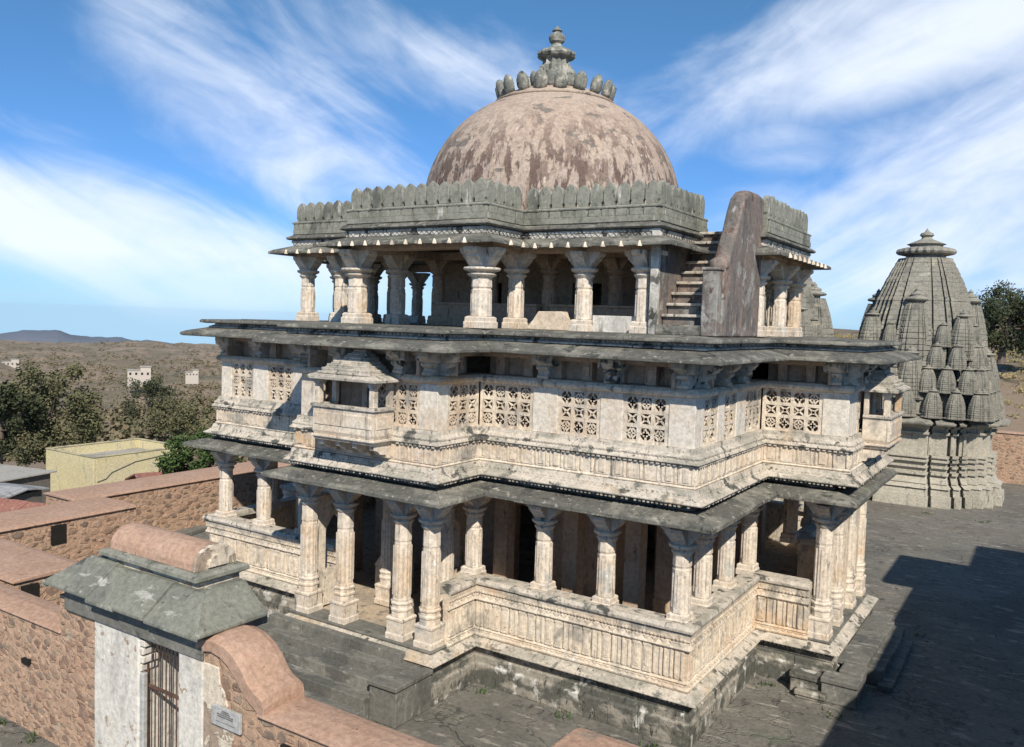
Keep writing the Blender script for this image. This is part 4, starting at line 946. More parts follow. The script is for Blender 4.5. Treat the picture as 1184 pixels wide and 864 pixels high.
# ------------------------------------------------------------------ steps and platforms at the foot
St = thing('stone_steps', 'dark slate steps with a square end block leading up to the front porch', 'steps', (-14.2, 14.2, 0))
zt = [1.14, .94, .73, .50, .26]; ys = [14.95, 14.55, 14.15, 13.75, 13.35]
for k in range(5):
    g = MB(); y_hi = Y1-.23 if k == 0 else ys[k-1]
    xs = [-16.9, -15.6+random.uniform(-.3, .3), -14.2+random.uniform(-.3, .3), -12.45]
    for a, b in zip(xs, xs[1:]): g.box(a+.004, b-.004, ys[k]+random.uniform(-.02, .02), y_hi-.004, 0.002, zt[k]+random.uniform(-.012, .012))
    g.build('step', M['slate'], St, bevel=.02)
g = MB().box(-12.44, -11.66, 13.9, Y1-.24, .003, .82).box(-12.46, -11.62, 13.84, Y1-.238, .824, .93); g.build('end_block', M['slate'], St, bevel=.02)
Pf = thing('side_platform', 'low dark stone platform with broken slabs at the side porch of the temple', 'platform', (-4.6, 24.6, 0))
g = MB(); g.box(-6.0, -3.65, 22.5, 26.9, .002, .60); g.build('core', M['plinth'], Pf, bevel=.03)
for a, b, c, d, z in ((-6.02, -4.9, 22.38, 23.2, .72), (-4.88, -3.52, 22.30, 23.5, .70), (-4.2, -3.5, 23.52, 24.9, .69), (-4.2, -3.45, 24.92, 26.2, .71), (-4.18, -3.6, 26.22, 27.0, .66), ):
    MB().box(a, b, c, d, z-.12, z+random.uniform(-.01, .01)).build('slab', M['slate'], Pf, bevel=.025)
for a, b, c, d, z in ((-5.1, -4.35, 21.22, 21.6, .52), (-4.33, -3.5, 21.1, 21.64, .62), (-4.02, -3.5, 21.66, 22.28, .68), (-4.9, -4.2, 20.95, 21.2, .22)):
    MB().box(a, b, c, d, .003, z-.14).box(a-.02, b+.03, c-.04, d, z-.138, z).build('broken_slab', M['plinth'] if z < .6 else M['slate'], Pf, bevel=.03)
for a, b, c, d, z in ((-3.62, -3.22, 22.9, 24.4, .40), (-3.62, -3.2, 24.42, 26.0, .38), (-3.6, -3.25, 26.02, 27.0, .35), (-3.3, -2.95, 22.6, 24.9, .16), (-3.28, -2.98, 24.95, 26.6, .15)):
    MB().box(a, b, c, d, .003, z).build('step', M['slate'], Pf, bevel=.03)
MB().box(-5.6, -4.95, 22.42, 22.5, .05, .5).build('niche_frame', M['ledge'], Pf, bevel=.02)

# ------------------------------------------------------------------ shrines with curved spires
def ratha(h, k=(1.0, .86, .72, .40), d=(0.0, .11, .20, .28)):
    """stepped square plan: half-width h, projections towards the middle of each side"""
    pts = []
    side = []
    for i, (kk, dd) in enumerate(zip(k, d)):
        o = h*(1-.28+dd); hw = h*kk*.72
        side.append((hw, o))
    # one side facing -y from left to right
    s_ = []
    b = h*.72
    prev = None
    L_ = [(-hw, -o) for hw, o in side]
    seq = []
    for i, (hw, o) in enumerate(side):
        if i == 0: seq.append((-b, -b))
        else:
            po = side[i-1][1]; seq += [(-hw-.035, -po), (-hw-.035, -po+.09), (-hw, -po+.09), (-hw, -o)]
    mir = [(-x, y) for x, y in reversed(seq)]
    one = seq+mir
    for q in range(4):
        for x, y in one[:-1]:
            for _ in range(q): x, y = -y, x
            pts.append((x, y))
    return pts
PLAN = ratha(1.0)
def plan_at(cx, cy, h, z): return [(cx+x*h, cy+y*h, z) for x, y in PLAN]
def spire(g, cx, cy, z0, w, h, wt=.42, course=.30, grv=.06, power=2.3):
    n = max(6, int(h/course)); c = h/n
    for i in range(n):
        def W(t): return w*(1-(1-wt)*t**power)
        t0, t1 = i/n, (i+.80)/n; j = random.uniform(-.008, .008)*w
        w0, w1 = W(t0)+j, W(t1)+j; wi = (W(t0)+W(t1))/2-grv
        g.loft([plan_at(cx, cy, w0, z0+i*c), plan_at(cx, cy, w1, z0+(i+.80)*c), plan_at(cx, cy, wi, z0+(i+.82)*c), plan_at(cx, cy, wi, z0+(i+1)*c)])
def cap_spire(g, cx, cy, z, r):
    g.lathe(cx, cy, [(r*.55, z), (r*.55, z+r*.18), (r*1.0, z+r*.26), (r*1.10, z+r*.38), (r*.98, z+r*.50), (r*.62, z+r*.60), (r*.58, z+r*.70), (r*.66, z+r*.76), (r*.60, z+r*.86), (r*.34, z+r*.98), (r*.20, z+r*1.1), (r*.24, z+r*1.22), (r*.12, z+r*1.34), (.001, z+r*1.5)], 28)
def rib_disc(g, cx, cy, z, r, h, n=48):
    rings = []
    for f, zz in ((.70, 0), (.95, .18), (1.0, .4), (.96, .7), (.72, .9), (.35, 1.0)):
        rings.append([(cx+r*f*(1+(.035 if i % 2 else -.035))*math.cos(2*math.pi*i/n), cy+r*f*(1+(.035 if i % 2 else -.035))*math.sin(2*math.pi*i/n), z+h*zz) for i in range(n)])
    g.loft(rings)
def shrine(cx, cy, w, hw, hs, label, minis=True):
    A = thing('spired_shrine', label, 'shrine', (cx, cy, 0), 'shrines with curved stone spires')
    g = MB()
    for f0, f1, z0, z1 in ((1.16, 1.15, 0, .55), (1.12, 1.10, .55, .95), (1.13, 1.03, .97, 1.18), (1.06, 1.0, 1.18, 1.6), (1.05, 1.05, 1.62, 1.74), (1.0, 1.0, 1.74, 1.96), (1.04, 1.04, 1.98, 2.08), (1.0, .99, 2.08, 2.3)):
        g.loft([plan_at(cx, cy, w*f0, z0), plan_at(cx, cy, w*f1, z1)])
    g.build('base', M['shrinewall'], A, bevel=.02)
    g = MB()
    z = 2.302
    for f0, f1, dz in ((1.045, 1.045, .12), (1.0, 1.0, .10), (1.04, 1.04, .10), (.965, .965, hw-3.72), (1.02, 1.02, .12), (.97, .97, .22), (1.03, 1.03, .1)):
        g.loft([plan_at(cx, cy, w*f0, z), plan_at(cx, cy, w*f1, z+dz)]); z += dz
    # small pilasters and a niche on the visible faces
    for x in (-.70, -.56, -.30, .30, .56, .70):
        yy = -(.72+(.11 if abs(x) < .62 else 0)+(.09 if abs(x) < .52 else 0))*w*.965
        g.box(cx+x*w-.06, cx+x*w+.06, cy+yy-.07, cy+yy+.02, 2.65, z-.45)
    g.build('wall', M['shrinewall'], A, bevel=.012)
    fx, fy = cx-.60*w, cy-w*.90
    f = MB().box(fx-.36, fx-.26, fy-.12, fy+.3, 2.75, 3.95).box(fx+.26, fx+.36, fy-.12, fy+.3, 2.75, 3.95).box(fx-.40, fx+.40, fy-.14, fy+.3, 3.95, 4.1).box(fx-.4, fx+.4, fy-.14, fy+.3, 2.62, 2.75).build('niche', M['shrinewall'], A, bevel=.01)
    MB().box(fx-.26, fx+.26, fy-.03, fy+.28, 2.75, 3.95).build('recess_shade', M['void'], f)  # black block filling the niche in place of its inner shade
    g = MB(); g.loft([plan_at(cx, cy, w*1.04, z), plan_at(cx, cy, w*1.17, z+.10), plan_at(cx, cy, w*1.18, z+.2), plan_at(cx, cy, w*1.02, z+.42), plan_at(cx, cy, w*.95, z+.5)])
    g.build('cornice', M['shikhara'], A, bevel=.02); z += .5
    g = MB(); spire(g, cx, cy, z, w*.85, hs, .40, .26)
    g.build('spire', M['shikhara'], A)
    zt_ = z+hs; g = MB(); wt = w*.85*.41
    g.lathe(cx, cy, [(wt*.8, zt_), (wt*.7, zt_+.2)], 24); rib_disc(g, cx, cy, zt_+.16, wt*1.1, .5)
    g.lathe(cx, cy, [(wt*.62, zt_+.6), (wt*.62, zt_+.74), (wt*.74, zt_+.80), (wt*.40, zt_+1.0), (wt*.22, zt_+1.1), (wt*.18, zt_+1.2), (wt*.27, zt_+1.3), (wt*.24, zt_+1.42), (wt*.10, zt_+1.5), (.001, zt_+1.72)], 24)
    g.build('ribbed_disc', M['shikhara'], A, bevel=0)
    if minis:
        # half spires leaning on each face and rows of small spires
        g0 = None
        def mini(x, y, z_, r, h):
            nonlocal g0
            if g0 is None:
                q = MB(); spire(q, 0, 0, 0, 1, 3.0, .50, .27, .05); cap_spire(q, 0, 0, 3.0, .52); q.loft([plan_at(0, 0, 1.08, -.16), plan_at(0, 0, 1.12, -.02), plan_at(0, 0, 1.0, .02)])
                g0 = q.build('small_spire', M['shikhara'], A)
                for vtx in g0.data.vertices: vtx.co += wloc(A)
                o = g0
            else: o = g0.copy(); S.collection.objects.link(o); o.parent = A
            o.location = (x, y, z_); o.scale = (r, r, h/3.7)
        for q in range(4):
            def P(u, o):
                x, y = u, -o
                for _ in range(q): x, y = -y, x
                return x, y
            rows = [(0, .60, 2.5, .26, hs*.50), (0, .84, .95, .19, hs*.32)]
            rows += [(u, .98-.10*abs(u), .02, .125, 1.55) for u in (-.84, -.58, -.31, 0, .31, .58, .84)]
            rows += [(u, .90-.10*abs(u), 1.32, .12, 1.4) for u in (-.70, -.45, .45, .70, -.22, .22)]
            rows += [(u, .80-.10*abs(u), 2.55, .115, 1.35) for u in (-.55, -.30, .30, .55)]
            rows += [(-.56, .58, 3.1, .17, hs*.30), (.36, .68, 3.7, .10, 1.3), (-.30, .70, 3.7, .10, 1.3)]
            for u, o, zz, r, h in rows:
                x, y = P(u*w, o*w); mini(x, y, z+zz, r*w, h)
        # tiers that carry the small spires
        g = MB(); g.loft([plan_at(cx, cy, w*.97, z), plan_at(cx, cy, w*.90, z+1.28)]); g.loft([plan_at(cx, cy, w*.88, z+1.3), plan_at(cx, cy, w*.80, z+2.5)])
        for a, b_ in ((.99, .0), (.93, 1.28), (.83, 2.50)): g.loft([plan_at(cx, cy, w*a*.98, z+b_), plan_at(cx, cy, w*a*1.02, z+b_+.12), plan_at(cx, cy, w*a*.9, z+b_+.2)])
        g.build('tier_band', M['shikhara'], A, bevel=.01)
    return A
shrine(-6.5, 52.7, 3.92, 4.85, 8.5, 'tall grey stone shrine with a ribbed curved spire and clustered small spires beside the courtyard')
shrine(-13.9, 47.5, 4.45, 4.9, 8.6, 'grey curved spire seen behind the roof pavilion of the temple, mostly hidden', minis=True)

# ------------------------------------------------------------------ compound walls
def coping_run(g, path, hw, z, t=.10, ext=.08):
    pass
def rubble_wall(label, boxes, ztop, holes=(), cop=.10, name='compound_wall', faces=()):
    """boxes: (x0,x1,y0,y1); a coping of pink lime rides on every stretch"""
    cx = sum((b[0]+b[1])/2 for b in boxes)/len(boxes); cyy = sum((b[2]+b[3])/2 for b in boxes)/len(boxes)
    A = thing(name, label, 'wall', (cx, cyy, 0), 'pink topped rubble walls of the compound')
    g = MB(); h = MB()
    for i, b in enumerate(boxes):
        zb = b[4] if len(b) > 4 else -.04
        g.box(b[0], b[1], b[2], b[3], zb, ztop-cop-i*.003)
        # coping: gently rounded top, cut into stretches
        lx, ly = b[1]-b[0], b[3]-b[2]; e = .07; zc = ztop-cop-i*.003
        if lx >= ly:
            pr_ = [(b[2]-e, zc+.001), (b[2]-e-.01, zc+.05), (b[2]+.12, zc+cop*.95), ((b[2]+b[3])/2, zc+cop+.02), (b[3]-.12, zc+cop*.95), (b[3]+e+.01, zc+.05), (b[3]+e, zc+.001)]
            h.ex(pr_, 'x', b[0]-(.0 if i else e), b[1]+e)
        else:
            pr_ = [(b[0]-e, zc+.001), (b[0]-e-.01, zc+.05), (b[0]+.12, zc+cop*.95), ((b[0]+b[1])/2, zc+cop+.02), (b[1]-.12, zc+cop*.95), (b[1]+e+.01, zc+.05), (b[1]+e, zc+.001)]
            h.ex(pr_, 'y', b[2]-e, b[3]+(.0 if i else e))
    for (p0, p1, z0, z1, n_) in faces: g.stones(p0, p1, z0, z1, n_)
    w_ = g.build('masonry', RB, A, bevel=.0)
    h.build('coping', M['coping'], A, bevel=.025)
    for hx in holes:
        MB().box(*hx).build('drain_shade_block', M['void'], w_)  # solid black block on the wall face, painted shade of a drain hole
    return A
rubble_wall('long rubble wall with pink coping, left of the gateway at the front edge', [(-34, -16.62, 9.28, 10.0, -3.0)], 2.5,
            holes=[(-18.0, -17.75, 9.20, 9.3, 1.45, 1.56)], faces=[((-23, 9.28), (-16.64, 9.28), .05, 2.36, 330)])
rubble_wall('broad square-ended block of rubble wall with pink top behind the front wall', [(-34, -20.45, 10.3, 12.0, -3.0)], 2.5, holes=[(-20.46, -20.4, 10.45, 10.85, 1.75, 2.3)], faces=[((-20.45, 10.3), (-20.45, 12.0), .05, 2.36, 60)])
A = rubble_wall('rubble wall with stepped pink coping running back past the yellow house', [(-29.5, -27.62, 15.95, 58, -3.0), (-27.6, -25.45, 12.02, 16.75, -3.0)], 2.5,
            holes=[(-25.46, -25.40, 13.9, 14.35, 1.72, 2.3)], faces=[((-25.45, 12.02), (-25.45, 16.75), .05, 2.36, 200), ((-27.62, 16.8), (-27.62, 34), .05, 2.36, 520)])
A = rubble_wall('rubble wall with flat pink coping right of the gateway, running out of the frame at the bottom', [(-10.555, -2.5, 9.22, 10.03)], 2.5,
            holes=[(-10.05, -9.75, 9.15, 9.24, 2.02, 2.12), (-9.5, -9.2, 9.15, 9.24, 1.98, 2.05)], faces=[((-10.55, 9.22), (-6, 9.22), .8, 2.36, 150)])
rubble_wall('short pink-topped pier of wall in the bottom foreground before the temple corner', [(-6.08, -2.9, 10.12, 11.88)], 2.5)
rubble_wall('far rubble wall at the right behind the tall shrine', [(-29, 30, 60.0, 60.9)], 3.15)
# rounded head of wall stepping down from the gateway
Ag = thing('scroll_wall', 'rubble wall end with rounded pink head curving down from the gateway to the low wall', 'wall', (-11.2, 9.6, 0))
head = [(-12.2, 3.30), (-12.0, 3.42), (-11.75, 3.46), (-11.45, 3.42), (-11.2, 3.30), (-11.0, 3.12), (-10.87, 2.95), (-10.74, 2.84), (-10.62, 2.80), (-10.5, 2.74), (-10.46, 2.60), (-10.46, 2.46)]
inner = [(-12.2, 3.06), (-12.05, 3.15), (-11.82, 3.2), (-11.58, 3.16), (-11.38, 3.06), (-11.21, 2.92), (-11.07, 2.77), (-10.95, 2.65), (-10.84, 2.58), (-10.74, 2.53), (-10.66, 2.48), (-10.62, 2.42)]
MB().ex([(-12.2, 0), (-10.56, 0), (-10.56, 2.40)]+[(u, z) for u, z in inner[::-1]], 'y', 9.24, 9.99).stones((-11.3, 9.24), (-10.58, 9.24), 1.0, 2.35, 40).stones((-11.98, 9.24), (-11.3, 9.24), 2.2, 2.95, 22).build('masonry', RB, Ag)
g = MB(); rings = []
for (a, b), (c, d) in zip(head, inner): rings.append([(a, 9.16, b-.05), (a, 9.30, b+.01), (a, 9.6, b+.03), (a, 9.9, b+.01), (a, 10.06, b-.05), (c, 10.05, d), (c, 9.17, d)])
g.loft(rings); g.build('coping', M['coping'], Ag, bevel=.012)

# ------------------------------------------------------------------ gateway
G = thing('gateway', 'small whitewashed gateway with slate eave, pink barrel roof and rusty barred gate', 'gateway', (-14.1, 9.8, 0))
g = MB().box(-15.35, -13.92, 9.22, 10.35, -.02, 3.25).build('left_pier', M['white'], G, bevel=.03)
g['label'] = 'broad whitewashed pier left of the barred gate'
MB().box(-16.62, -15.352, 9.26, 10.02, -.02, 3.2).stones((-16.6, 9.26), (-15.36, 9.26), .05, 2.95, 95).build('side_masonry', RB, G)
g = MB().box(-12.72, -12.05, 9.20, 10.35, -.02, 3.25).build('right_pier', M['white'], G, bevel=.03)
MB().ex([(-12.048, -.02), (-11.28, -.02), (-11.22, .8), (-11.33, 1.5), (-11.25, 1.9), (-11.42, 2.3), (-11.5, 2.55), (-11.62, 2.70), (-11.66, 2.95), (-12.048, 2.95)], 'y', 9.215, 9.30).build('render_patch', M['render'], G, bevel=.02)
MB().box(-12.049, -12.2, 9.3, 10.0, -.02, 3.25).build('side_wall', M['render'], G, bevel=.02)
# stepped brackets and lintel under the eave
g = MB().box(-13.92, -12.72, 9.35, 9.8, 2.95, 3.25); g.build('lintel', M['brown'], G, bevel=.02)
g = MB()
for k in range(4): g.box(-13.92, -13.92+.05+.03*(k % 2)+.025*k, 9.24, 9.6, 2.30+k*.16, 2.30+k*.16+.13)
g.build('bracket', M['white'], G, bevel=.02); g = MB()
for k in range(4): g.box(-12.72, -12.72-.05-.03*(k % 2)-.025*k, 9.3, 9.6, 2.45+k*.13, 2.45+k*.13+.11)
g.build('bracket', M['white'], G, bevel=.02)
g = MB().box(-13.918, -13.80, 9.24, 9.34, 0, 2.28); g.build('jamb', M['plaque'], G, bevel=.02)
g = MB(); g.box(-16.3, -12.02, 9.165, 9.21, 2.98, 3.50); g.box(-16.3, -12.02, 9.212, 10.6, 3.252, 3.50); g.build('soffit_shade_beam', M['slate'], G, bevel=.02)  # beam in dark slate: the eave's shadow band is put into its colour
# slate eave all round, in slabs
g = MB(); base = [(-16.0, 10.42), (-16.0, 9.55), (-12.45, 9.55), (-12.45, 10.42)]
g.box(-16.02, -12.43, 9.6, 10.42, 3.90, 3.97)
g.sweep(base, [(-.2, 4.02), (-.2, 3.96), (.60, 3.46), (.66, 3.48), (.66, 3.54), (.04, 4.03)], False, piece=.85, jit=.03, jz=.035)
g.build('eave', M['eaveslate'], G, bevel=.015)
g = MB().box(-15.55, -12.75, 9.62, 10.55, 3.9, 4.20); g.build('attic', M['render'], G, bevel=.02)
g = MB().sweep([(-15.5, 9.66), (-12.80, 9.66), (-12.80, 10.52), (-15.5, 10.52)], [(-.3, 4.10), (.08, 4.10), (.16, 4.14), (.16, 4.22), (.06, 4.26), (-.3, 4.26)], piece=1.2, jit=.006)
g.build('attic_cornice', M['merlon'], G, bevel=.012)
g = MB(); n = 14; rings = []
for x, s in ((-15.5, 1.0), (-12.95, 1.0)):
    rings.append([(x, 10.09-.45*math.cos(math.pi*i/n)*s, 4.262+(.42*math.sin(math.pi*i/n)**.8)*s) for i in range(n+1)])
g.loft(rings); g.build('barrel_roof', M['coping'], G, bevel=.01)
g = MB(); rings = []
for x, s in ((-12.948, 1.04), (-12.86, 1.04)): rings.append([(x, 10.09-.45*math.cos(math.pi*i/n)*s, 4.263+(.42*math.sin(math.pi*i/n)**.8)*s) for i in range(n+1)])
g.loft(rings)
g.loft([[(x, 10.09-.2*math.cos(math.pi*i/n), 4.30+(.22*math.sin(math.pi*i/n))) for i in range(n+1)] for x in (-12.86, -12.80)])
g.build('gable_end', M['render'], G, bevel=.01)
# barred gate
Gt = MB()
x0g, x1g, yg = -13.90, -12.74, 9.38
Gt.box(x0g, x0g+.05, yg-.02, yg+.02, .05, 2.95).box(x1g-.05, x1g, yg-.02, yg+.02, .05, 2.95).box(x0g+.052, x1g-.052, yg-.018, yg+.018, 1.98, 2.04).box(x0g+.052, x1g-.052, yg-.018, yg+.018, .1, .16)
gt = Gt.build('gate', M['iron'], G, bevel=.004)
for k in range(9):
    x = x0g+.05+(k+1)*(x1g-x0g-.1)/10; MB().tube((x, yg, .162), (x, yg, 2.92), .011, .011, 8).build('bar', M['iron'], gt)
# plaque with its engraved lines
pl = MB().box(-11.76, -11.02, 9.155, 9.212, 1.98, 2.32); plq = pl.build('plaque', M['plaque'], G, bevel=.008)
g = MB()
random.seed(11)
for (zc, a, b) in ((2.265, -11.48, -11.30), (2.235, -11.50, -11.27), (2.20, -11.60, -11.19), (2.165, -11.58, -11.2), (2.07, -11.62, -11.15)):
    x = a
    while x < b:
        wd = random.uniform(.008, .02) if zc > 2.1 else .04; g.box(x, min(b, x+wd), 9.150, 9.156, zc-(.009 if zc > 2.1 else .003), zc+(.009 if zc > 2.1 else .003)); x += wd+(.009 if zc > 2.1 else .001)
g.build('inscription', M['ink'], plq)
random.seed(5)

# ------------------------------------------------------------------ neighbouring building beyond the right edge, whose shadow falls on the courtyard
Nb = thing('neighbouring_shrine_hall', 'large stone hall out of frame at the right that shades the courtyard', 'hall', (8, 5, 0))
MB().box(2.65, 16, -12, 26.2, -.02, 7.2).build('hall_wall', M['shrinewall'], Nb, bevel=.03)
g = MB().sweep([(2.65, -12), (16, -12), (16, 26.2), (2.65, 26.2)], [(-.4, 7.202), (.15, 7.202), (.25, 7.3), (.2, 7.45), (-.4, 7.5)], piece=1.6); g.build('hall_cornice', M['slab'], Nb)
for cx_, cy_, s_, h_ in ((5.3, 26.3, 1.0, 9.3), (9.2, 28.6, 1.15, 10.6)):
    g = MB().box(cx_-1.6*s_, cx_+1.6*s_, cy_-1.6*s_, cy_+1.6*s_, 0, h_).box(cx_-2.2*s_, cx_+2.2*s_, cy_-2.2*s_, cy_+2.2*s_, h_+.001, h_+.2)
    g.lathe(cx_, cy_, [(1.6*s_*math.cos(R(t)), h_+.2+1.7*s_*math.sin(R(t))) for t in range(0, 90, 8)]+[(.15, h_+.2+1.7*s_), (.2, h_+.4+1.7*s_), (.01, h_+.9+1.7*s_)], 24)
    g.build('corner_pavilion', M['shikhara'], Nb)

# ------------------------------------------------------------------ houses below the wall at the left
def house(name, label, cat, box, wallm, ang=0):
    pass
def place(px, py, dist):                                    # where a sight line stands at a given distance from the viewer
    d = fw+rr*((px-592)/F_PX)-uu*((py-432)/F_PX); h = math.hypot(d.x, d.y); return Vector((d.x/h*dist, d.y/h*dist, 9+d.z/h*dist))
H1 = thing('yellow_house', 'small flat-roofed yellow house with a parapet beyond the compound wall', 'house', (-62, 44, -7))
a = place(108, 530, 72); b = place(190, 528, 79); c = place(57, 517, 78)
zt_ = a.z; x1h, y0h = a.x, a.y; y1h = y0h+ (b.y-a.y)*1.0; x0h = c.x
y1h = y0h+abs(place(190, 528, 72+7).y-y0h); 
g = MB(); t = .22
g.box(x0h, x1h, y0h, y0h+t, zt_-4.6, zt_).box(x0h, x1h, y1h-t, y1h, zt_-4.6, zt_).box(x0h, x0h+t, y0h+t, y1h-t, zt_-4.6, zt_-.002).box(x1h-t, x1h, y0h+t, y1h-t, zt_-4.6, zt_-.002)
g.build('wall', M['yellow'], H1, bevel=.03)
MB().box(x0h+t, x1h-t, y0h+t, y1h-t, zt_-.9, zt_-.75).build('roof', M['cement'], H1)
g = MB(); g.box(x0h-.05, x1h+.05, y0h-.05, y0h+t+.05, zt_, zt_+.08).box(x0h-.05, x1h+.05, y1h-t-.05, y1h+.05, zt_, zt_+.08).box(x0h-.05, x0h+t+.05, y0h+t+.05, y1h-t-.05, zt_, zt_+.078).box(x1h-t-.05, x1h+.05, y0h+t+.05, y1h-t-.05, zt_, zt_+.078)
g.build('parapet_cap', M['yellowcap'], H1, bevel=.02)
g = MB(); pp = [(y0h+.3, zt_-1.9), (y0h+1.0, zt_-1.75), (y0h+1.5, zt_-1.3), (y0h+3.5, zt_-.7), (y1h-.4, zt_-.3)]
for p, q in zip(pp, pp[1:]): g.tube((x1h+.03, *p), (x1h+.03, *q), .03, .03, 6)
g.build('cable', M['ink'], H1)
MB().box(x1h, x1h+2.6, y0h+2.6, y1h-1.0, zt_-2.6, zt_-1.9).build('lean_to', M['darkwall'], H1, bevel=.03)
def slab_house(label, name, px, py, dist, lx, ly, h, ang, roofm, wallm, slope=.0, over=.3):
    p = place(px, py, dist); A = thing(name, label, 'house', (p.x, p.y, p.z-h), 'low roofs below the compound wall'); ca, sa = math.cos(ang), math.sin(ang)
    def T_(u, v_, z): return (p.x+u*ca-v_*sa, p.y+u*sa+v_*ca, z)
    g = MB(); g.loft([[T_(u, v_, z) for u, v_ in ((-lx, -ly), (lx, -ly), (lx, ly), (-lx, ly))] for z in (p.z-h, p.z-.12-slope*2)]); g.build('wall', wallm, A, bevel=.03)
    g = MB(); e = over; nn_ = 9
    for k in range(nn_):
        u0, u1 = -lx-e+(2*lx+2*e)*k/nn_, -lx-e+(2*lx+2*e)*(k+1)/nn_-.015; j = random.uniform(-.02, .02)
        if slope:
            g.loft([[T_(u, v_, zz+j) for v_, zz in ((-ly-e, p.z-slope*2), (0, p.z), (ly+e, p.z-slope*2), (ly+e, p.z-slope*2-.1), (0, p.z-.1), (-ly-e, p.z-slope*2-.1))] for u in (u0, u1)])
        else:
            g.loft([[T_(u, v_, z+j) for u, v_ in ((u0, -ly-e), (u1, -ly-e), (u1, ly+e), (u0, ly+e))] for z in (p.z-.1, p.z)])
    g.build('roof', roofm, A, bevel=.01)
    return A
slab_house('low house with pale grey sheet roof at the far left below the wall', 'sheet_roof_house', 6, 562, 58, 1.4, 1.3, 4, .3, M['tin'], M['darkwall'], .12)
slab_house('house with purplish red tiled roof just behind the compound wall', 'tiled_house', 20, 578, 45, 1.9, 1.2, 3.5, .25, M['tile'], M['darkwall'], .35)
slab_house('dark grey flat-roofed house with cluttered edge behind the tiled roof', 'flat_roof_house', -8, 545, 70, 3.2, 2.0, 4, .2, M['cement'], M['darkwall'])
slab_house('red roofed shed half hidden by the temple at the end of the compound wall', 'red_shed', 235, 541, 52, 3.5, 1.6, 3, 1.25, M['tile'], M['darkwall'], .3)
# white houses far out on the plain
def far_house(label, px, py, dist, w_, h_, d_):
    p = place(px, py, dist); A = thing('hillside_house', label, 'house', (p.x, p.y, p.z), 'white houses on the far hillside')
    ang = math.atan2(-p.x, p.y); ca, sa = math.cos(ang), math.sin(ang)
    def T_(u, v_, z): return (p.x+u*ca-v_*sa, p.y+u*sa+v_*ca, p.z+z)
    def bx(g, u0, u1, v0, v1, z0, z1): g.loft([[T_(u, v_, z) for u, v_ in ((u0, v0), (u1, v0), (u1, v1), (u0, v1))] for z in (z0, z1)])
    g = MB(); bx(g, -w_/2, w_/2, 0, d_, -4, h_); bx(g, w_*.05, w_/2, .5, d_, h_, h_*1.45); g.build('wall', M['farwhite'], A)
    g = MB(); bx(g, -w_/2-.3, w_*.04, -.3, d_, h_, h_+.25); bx(g, w_*.02, w_/2+.3, .2, d_, h_*1.45, h_*1.45+.3); g.build('roof', M['cement'], A)
    for k in range(4):
        g = MB(); u = -w_/2+w_*(k+.5)/4; bx(g, u-w_*.05, u+w_*.04, -.06, .2, h_*.4, h_*.72); g.build('window', M['void'], A)
far_house('white two-level house with dark windows among trees on the far hillside', 161, 437, 430, 10, 3.4, 8)
far_house('low pale house at the edge of the temple eave on the far hillside', 222, 436, 520, 7, 2.6, 6)
far_house('tiny pale building at the far left of the plain', 12, 424, 800, 12, 4, 8)

# ------------------------------------------------------------------ trees
def crown(g, c, rx, rz, n, leaf, clumps=26, shape=1.0):
    cs = []
    for i in range(clumps):
        while True:
            p = Vector((random.uniform(-1, 1), random.uniform(-1, 1), random.uniform(-1, 1)))
            if .25 < p.length < 1: break
        cs.append((Vector((c[0]+p.x*rx, c[1]+p.y*rx, c[2]+p.z*rz)), random.uniform(.16, .34)*rx))
    for i in range(n):
        q, r_ = random.choice(cs); d = Vector((random.gauss(0, 1), random.gauss(0, 1), random.gauss(0, .8))).normalized()*r_*random.uniform(.5, 1.08)
        p = q+d; u = Vector((random.gauss(0, 1), random.gauss(0, 1), random.gauss(0, .7))).normalized()*leaf*random.uniform(.6, 1.3); v = u.orthogonal().normalized()*leaf*random.uniform(.4, .8)
        g.add([p-u, p+v, p+u, p-v], [(0, 1, 2, 3)])
    return cs
def tree(label, px, py, dist, h, rx, lm, n=5000, leaf=.22, name='broadleaf_tree', group=None, clumps=28, trunk=.35, rz=None, zbase=None, sparse=False):
    p = place(px, py, dist)
    if zbase is not None: p.z = zbase
    A = thing(name, label, 'tree', tuple(p), group)
    rz = rz or h*.36
    g = MB(); cs = crown(g, (p.x, p.y, p.z+h-rz), rx, rz, n, leaf, clumps); g.build('crown', lm, A)
    g = MB(); b = Vector(p); top_ = p+Vector((random.uniform(-.3, .3), 0, h*.55)); mid = p+Vector((.15, .1, h*.3))
    g.tube(b-Vector((0, 0, 1)), mid, trunk, trunk*.75, 8).tube(mid, top_, trunk*.75, trunk*.45, 8)
    for q, r_ in cs[::2]:
        s0 = mid.lerp(top_, random.random()); m_ = s0.lerp(q, .5)+Vector((0, 0, -.2)); g.tube(s0, m_, trunk*.3, trunk*.18, 5).tube(m_, q, trunk*.18, trunk*.06, 5)
    g.build('trunk', M['bark'], A)
    return A
TG = 'trees below the compound wall'
tree('tall olive green tree with a thin pale trunk behind the yellow house', 56, 545, 92, 10.8, 4.6, M['leaf'], 16000, .15, group=TG, clumps=60, trunk=.22, rz=5.0)
tree('dark dense tree at the far left edge of the picture', -2, 530, 80, 6.6, 3.1, M['leafdark'], 7000, .15, group=TG, clumps=34, rz=3.0)
tree('sparse dark tree with bare twigs in front of the white hillside house', 168, 492, 130, 7.6, 3.6, M['leafdark'], 3600, .14, group=TG, clumps=30, trunk=.2, rz=3.3)
tree('low dark spreading tree between the yellow house and the temple', 205, 505, 120, 4.6, 4.6, M['leaf'], 5000, .16, group=TG, clumps=34, rz=2.0)
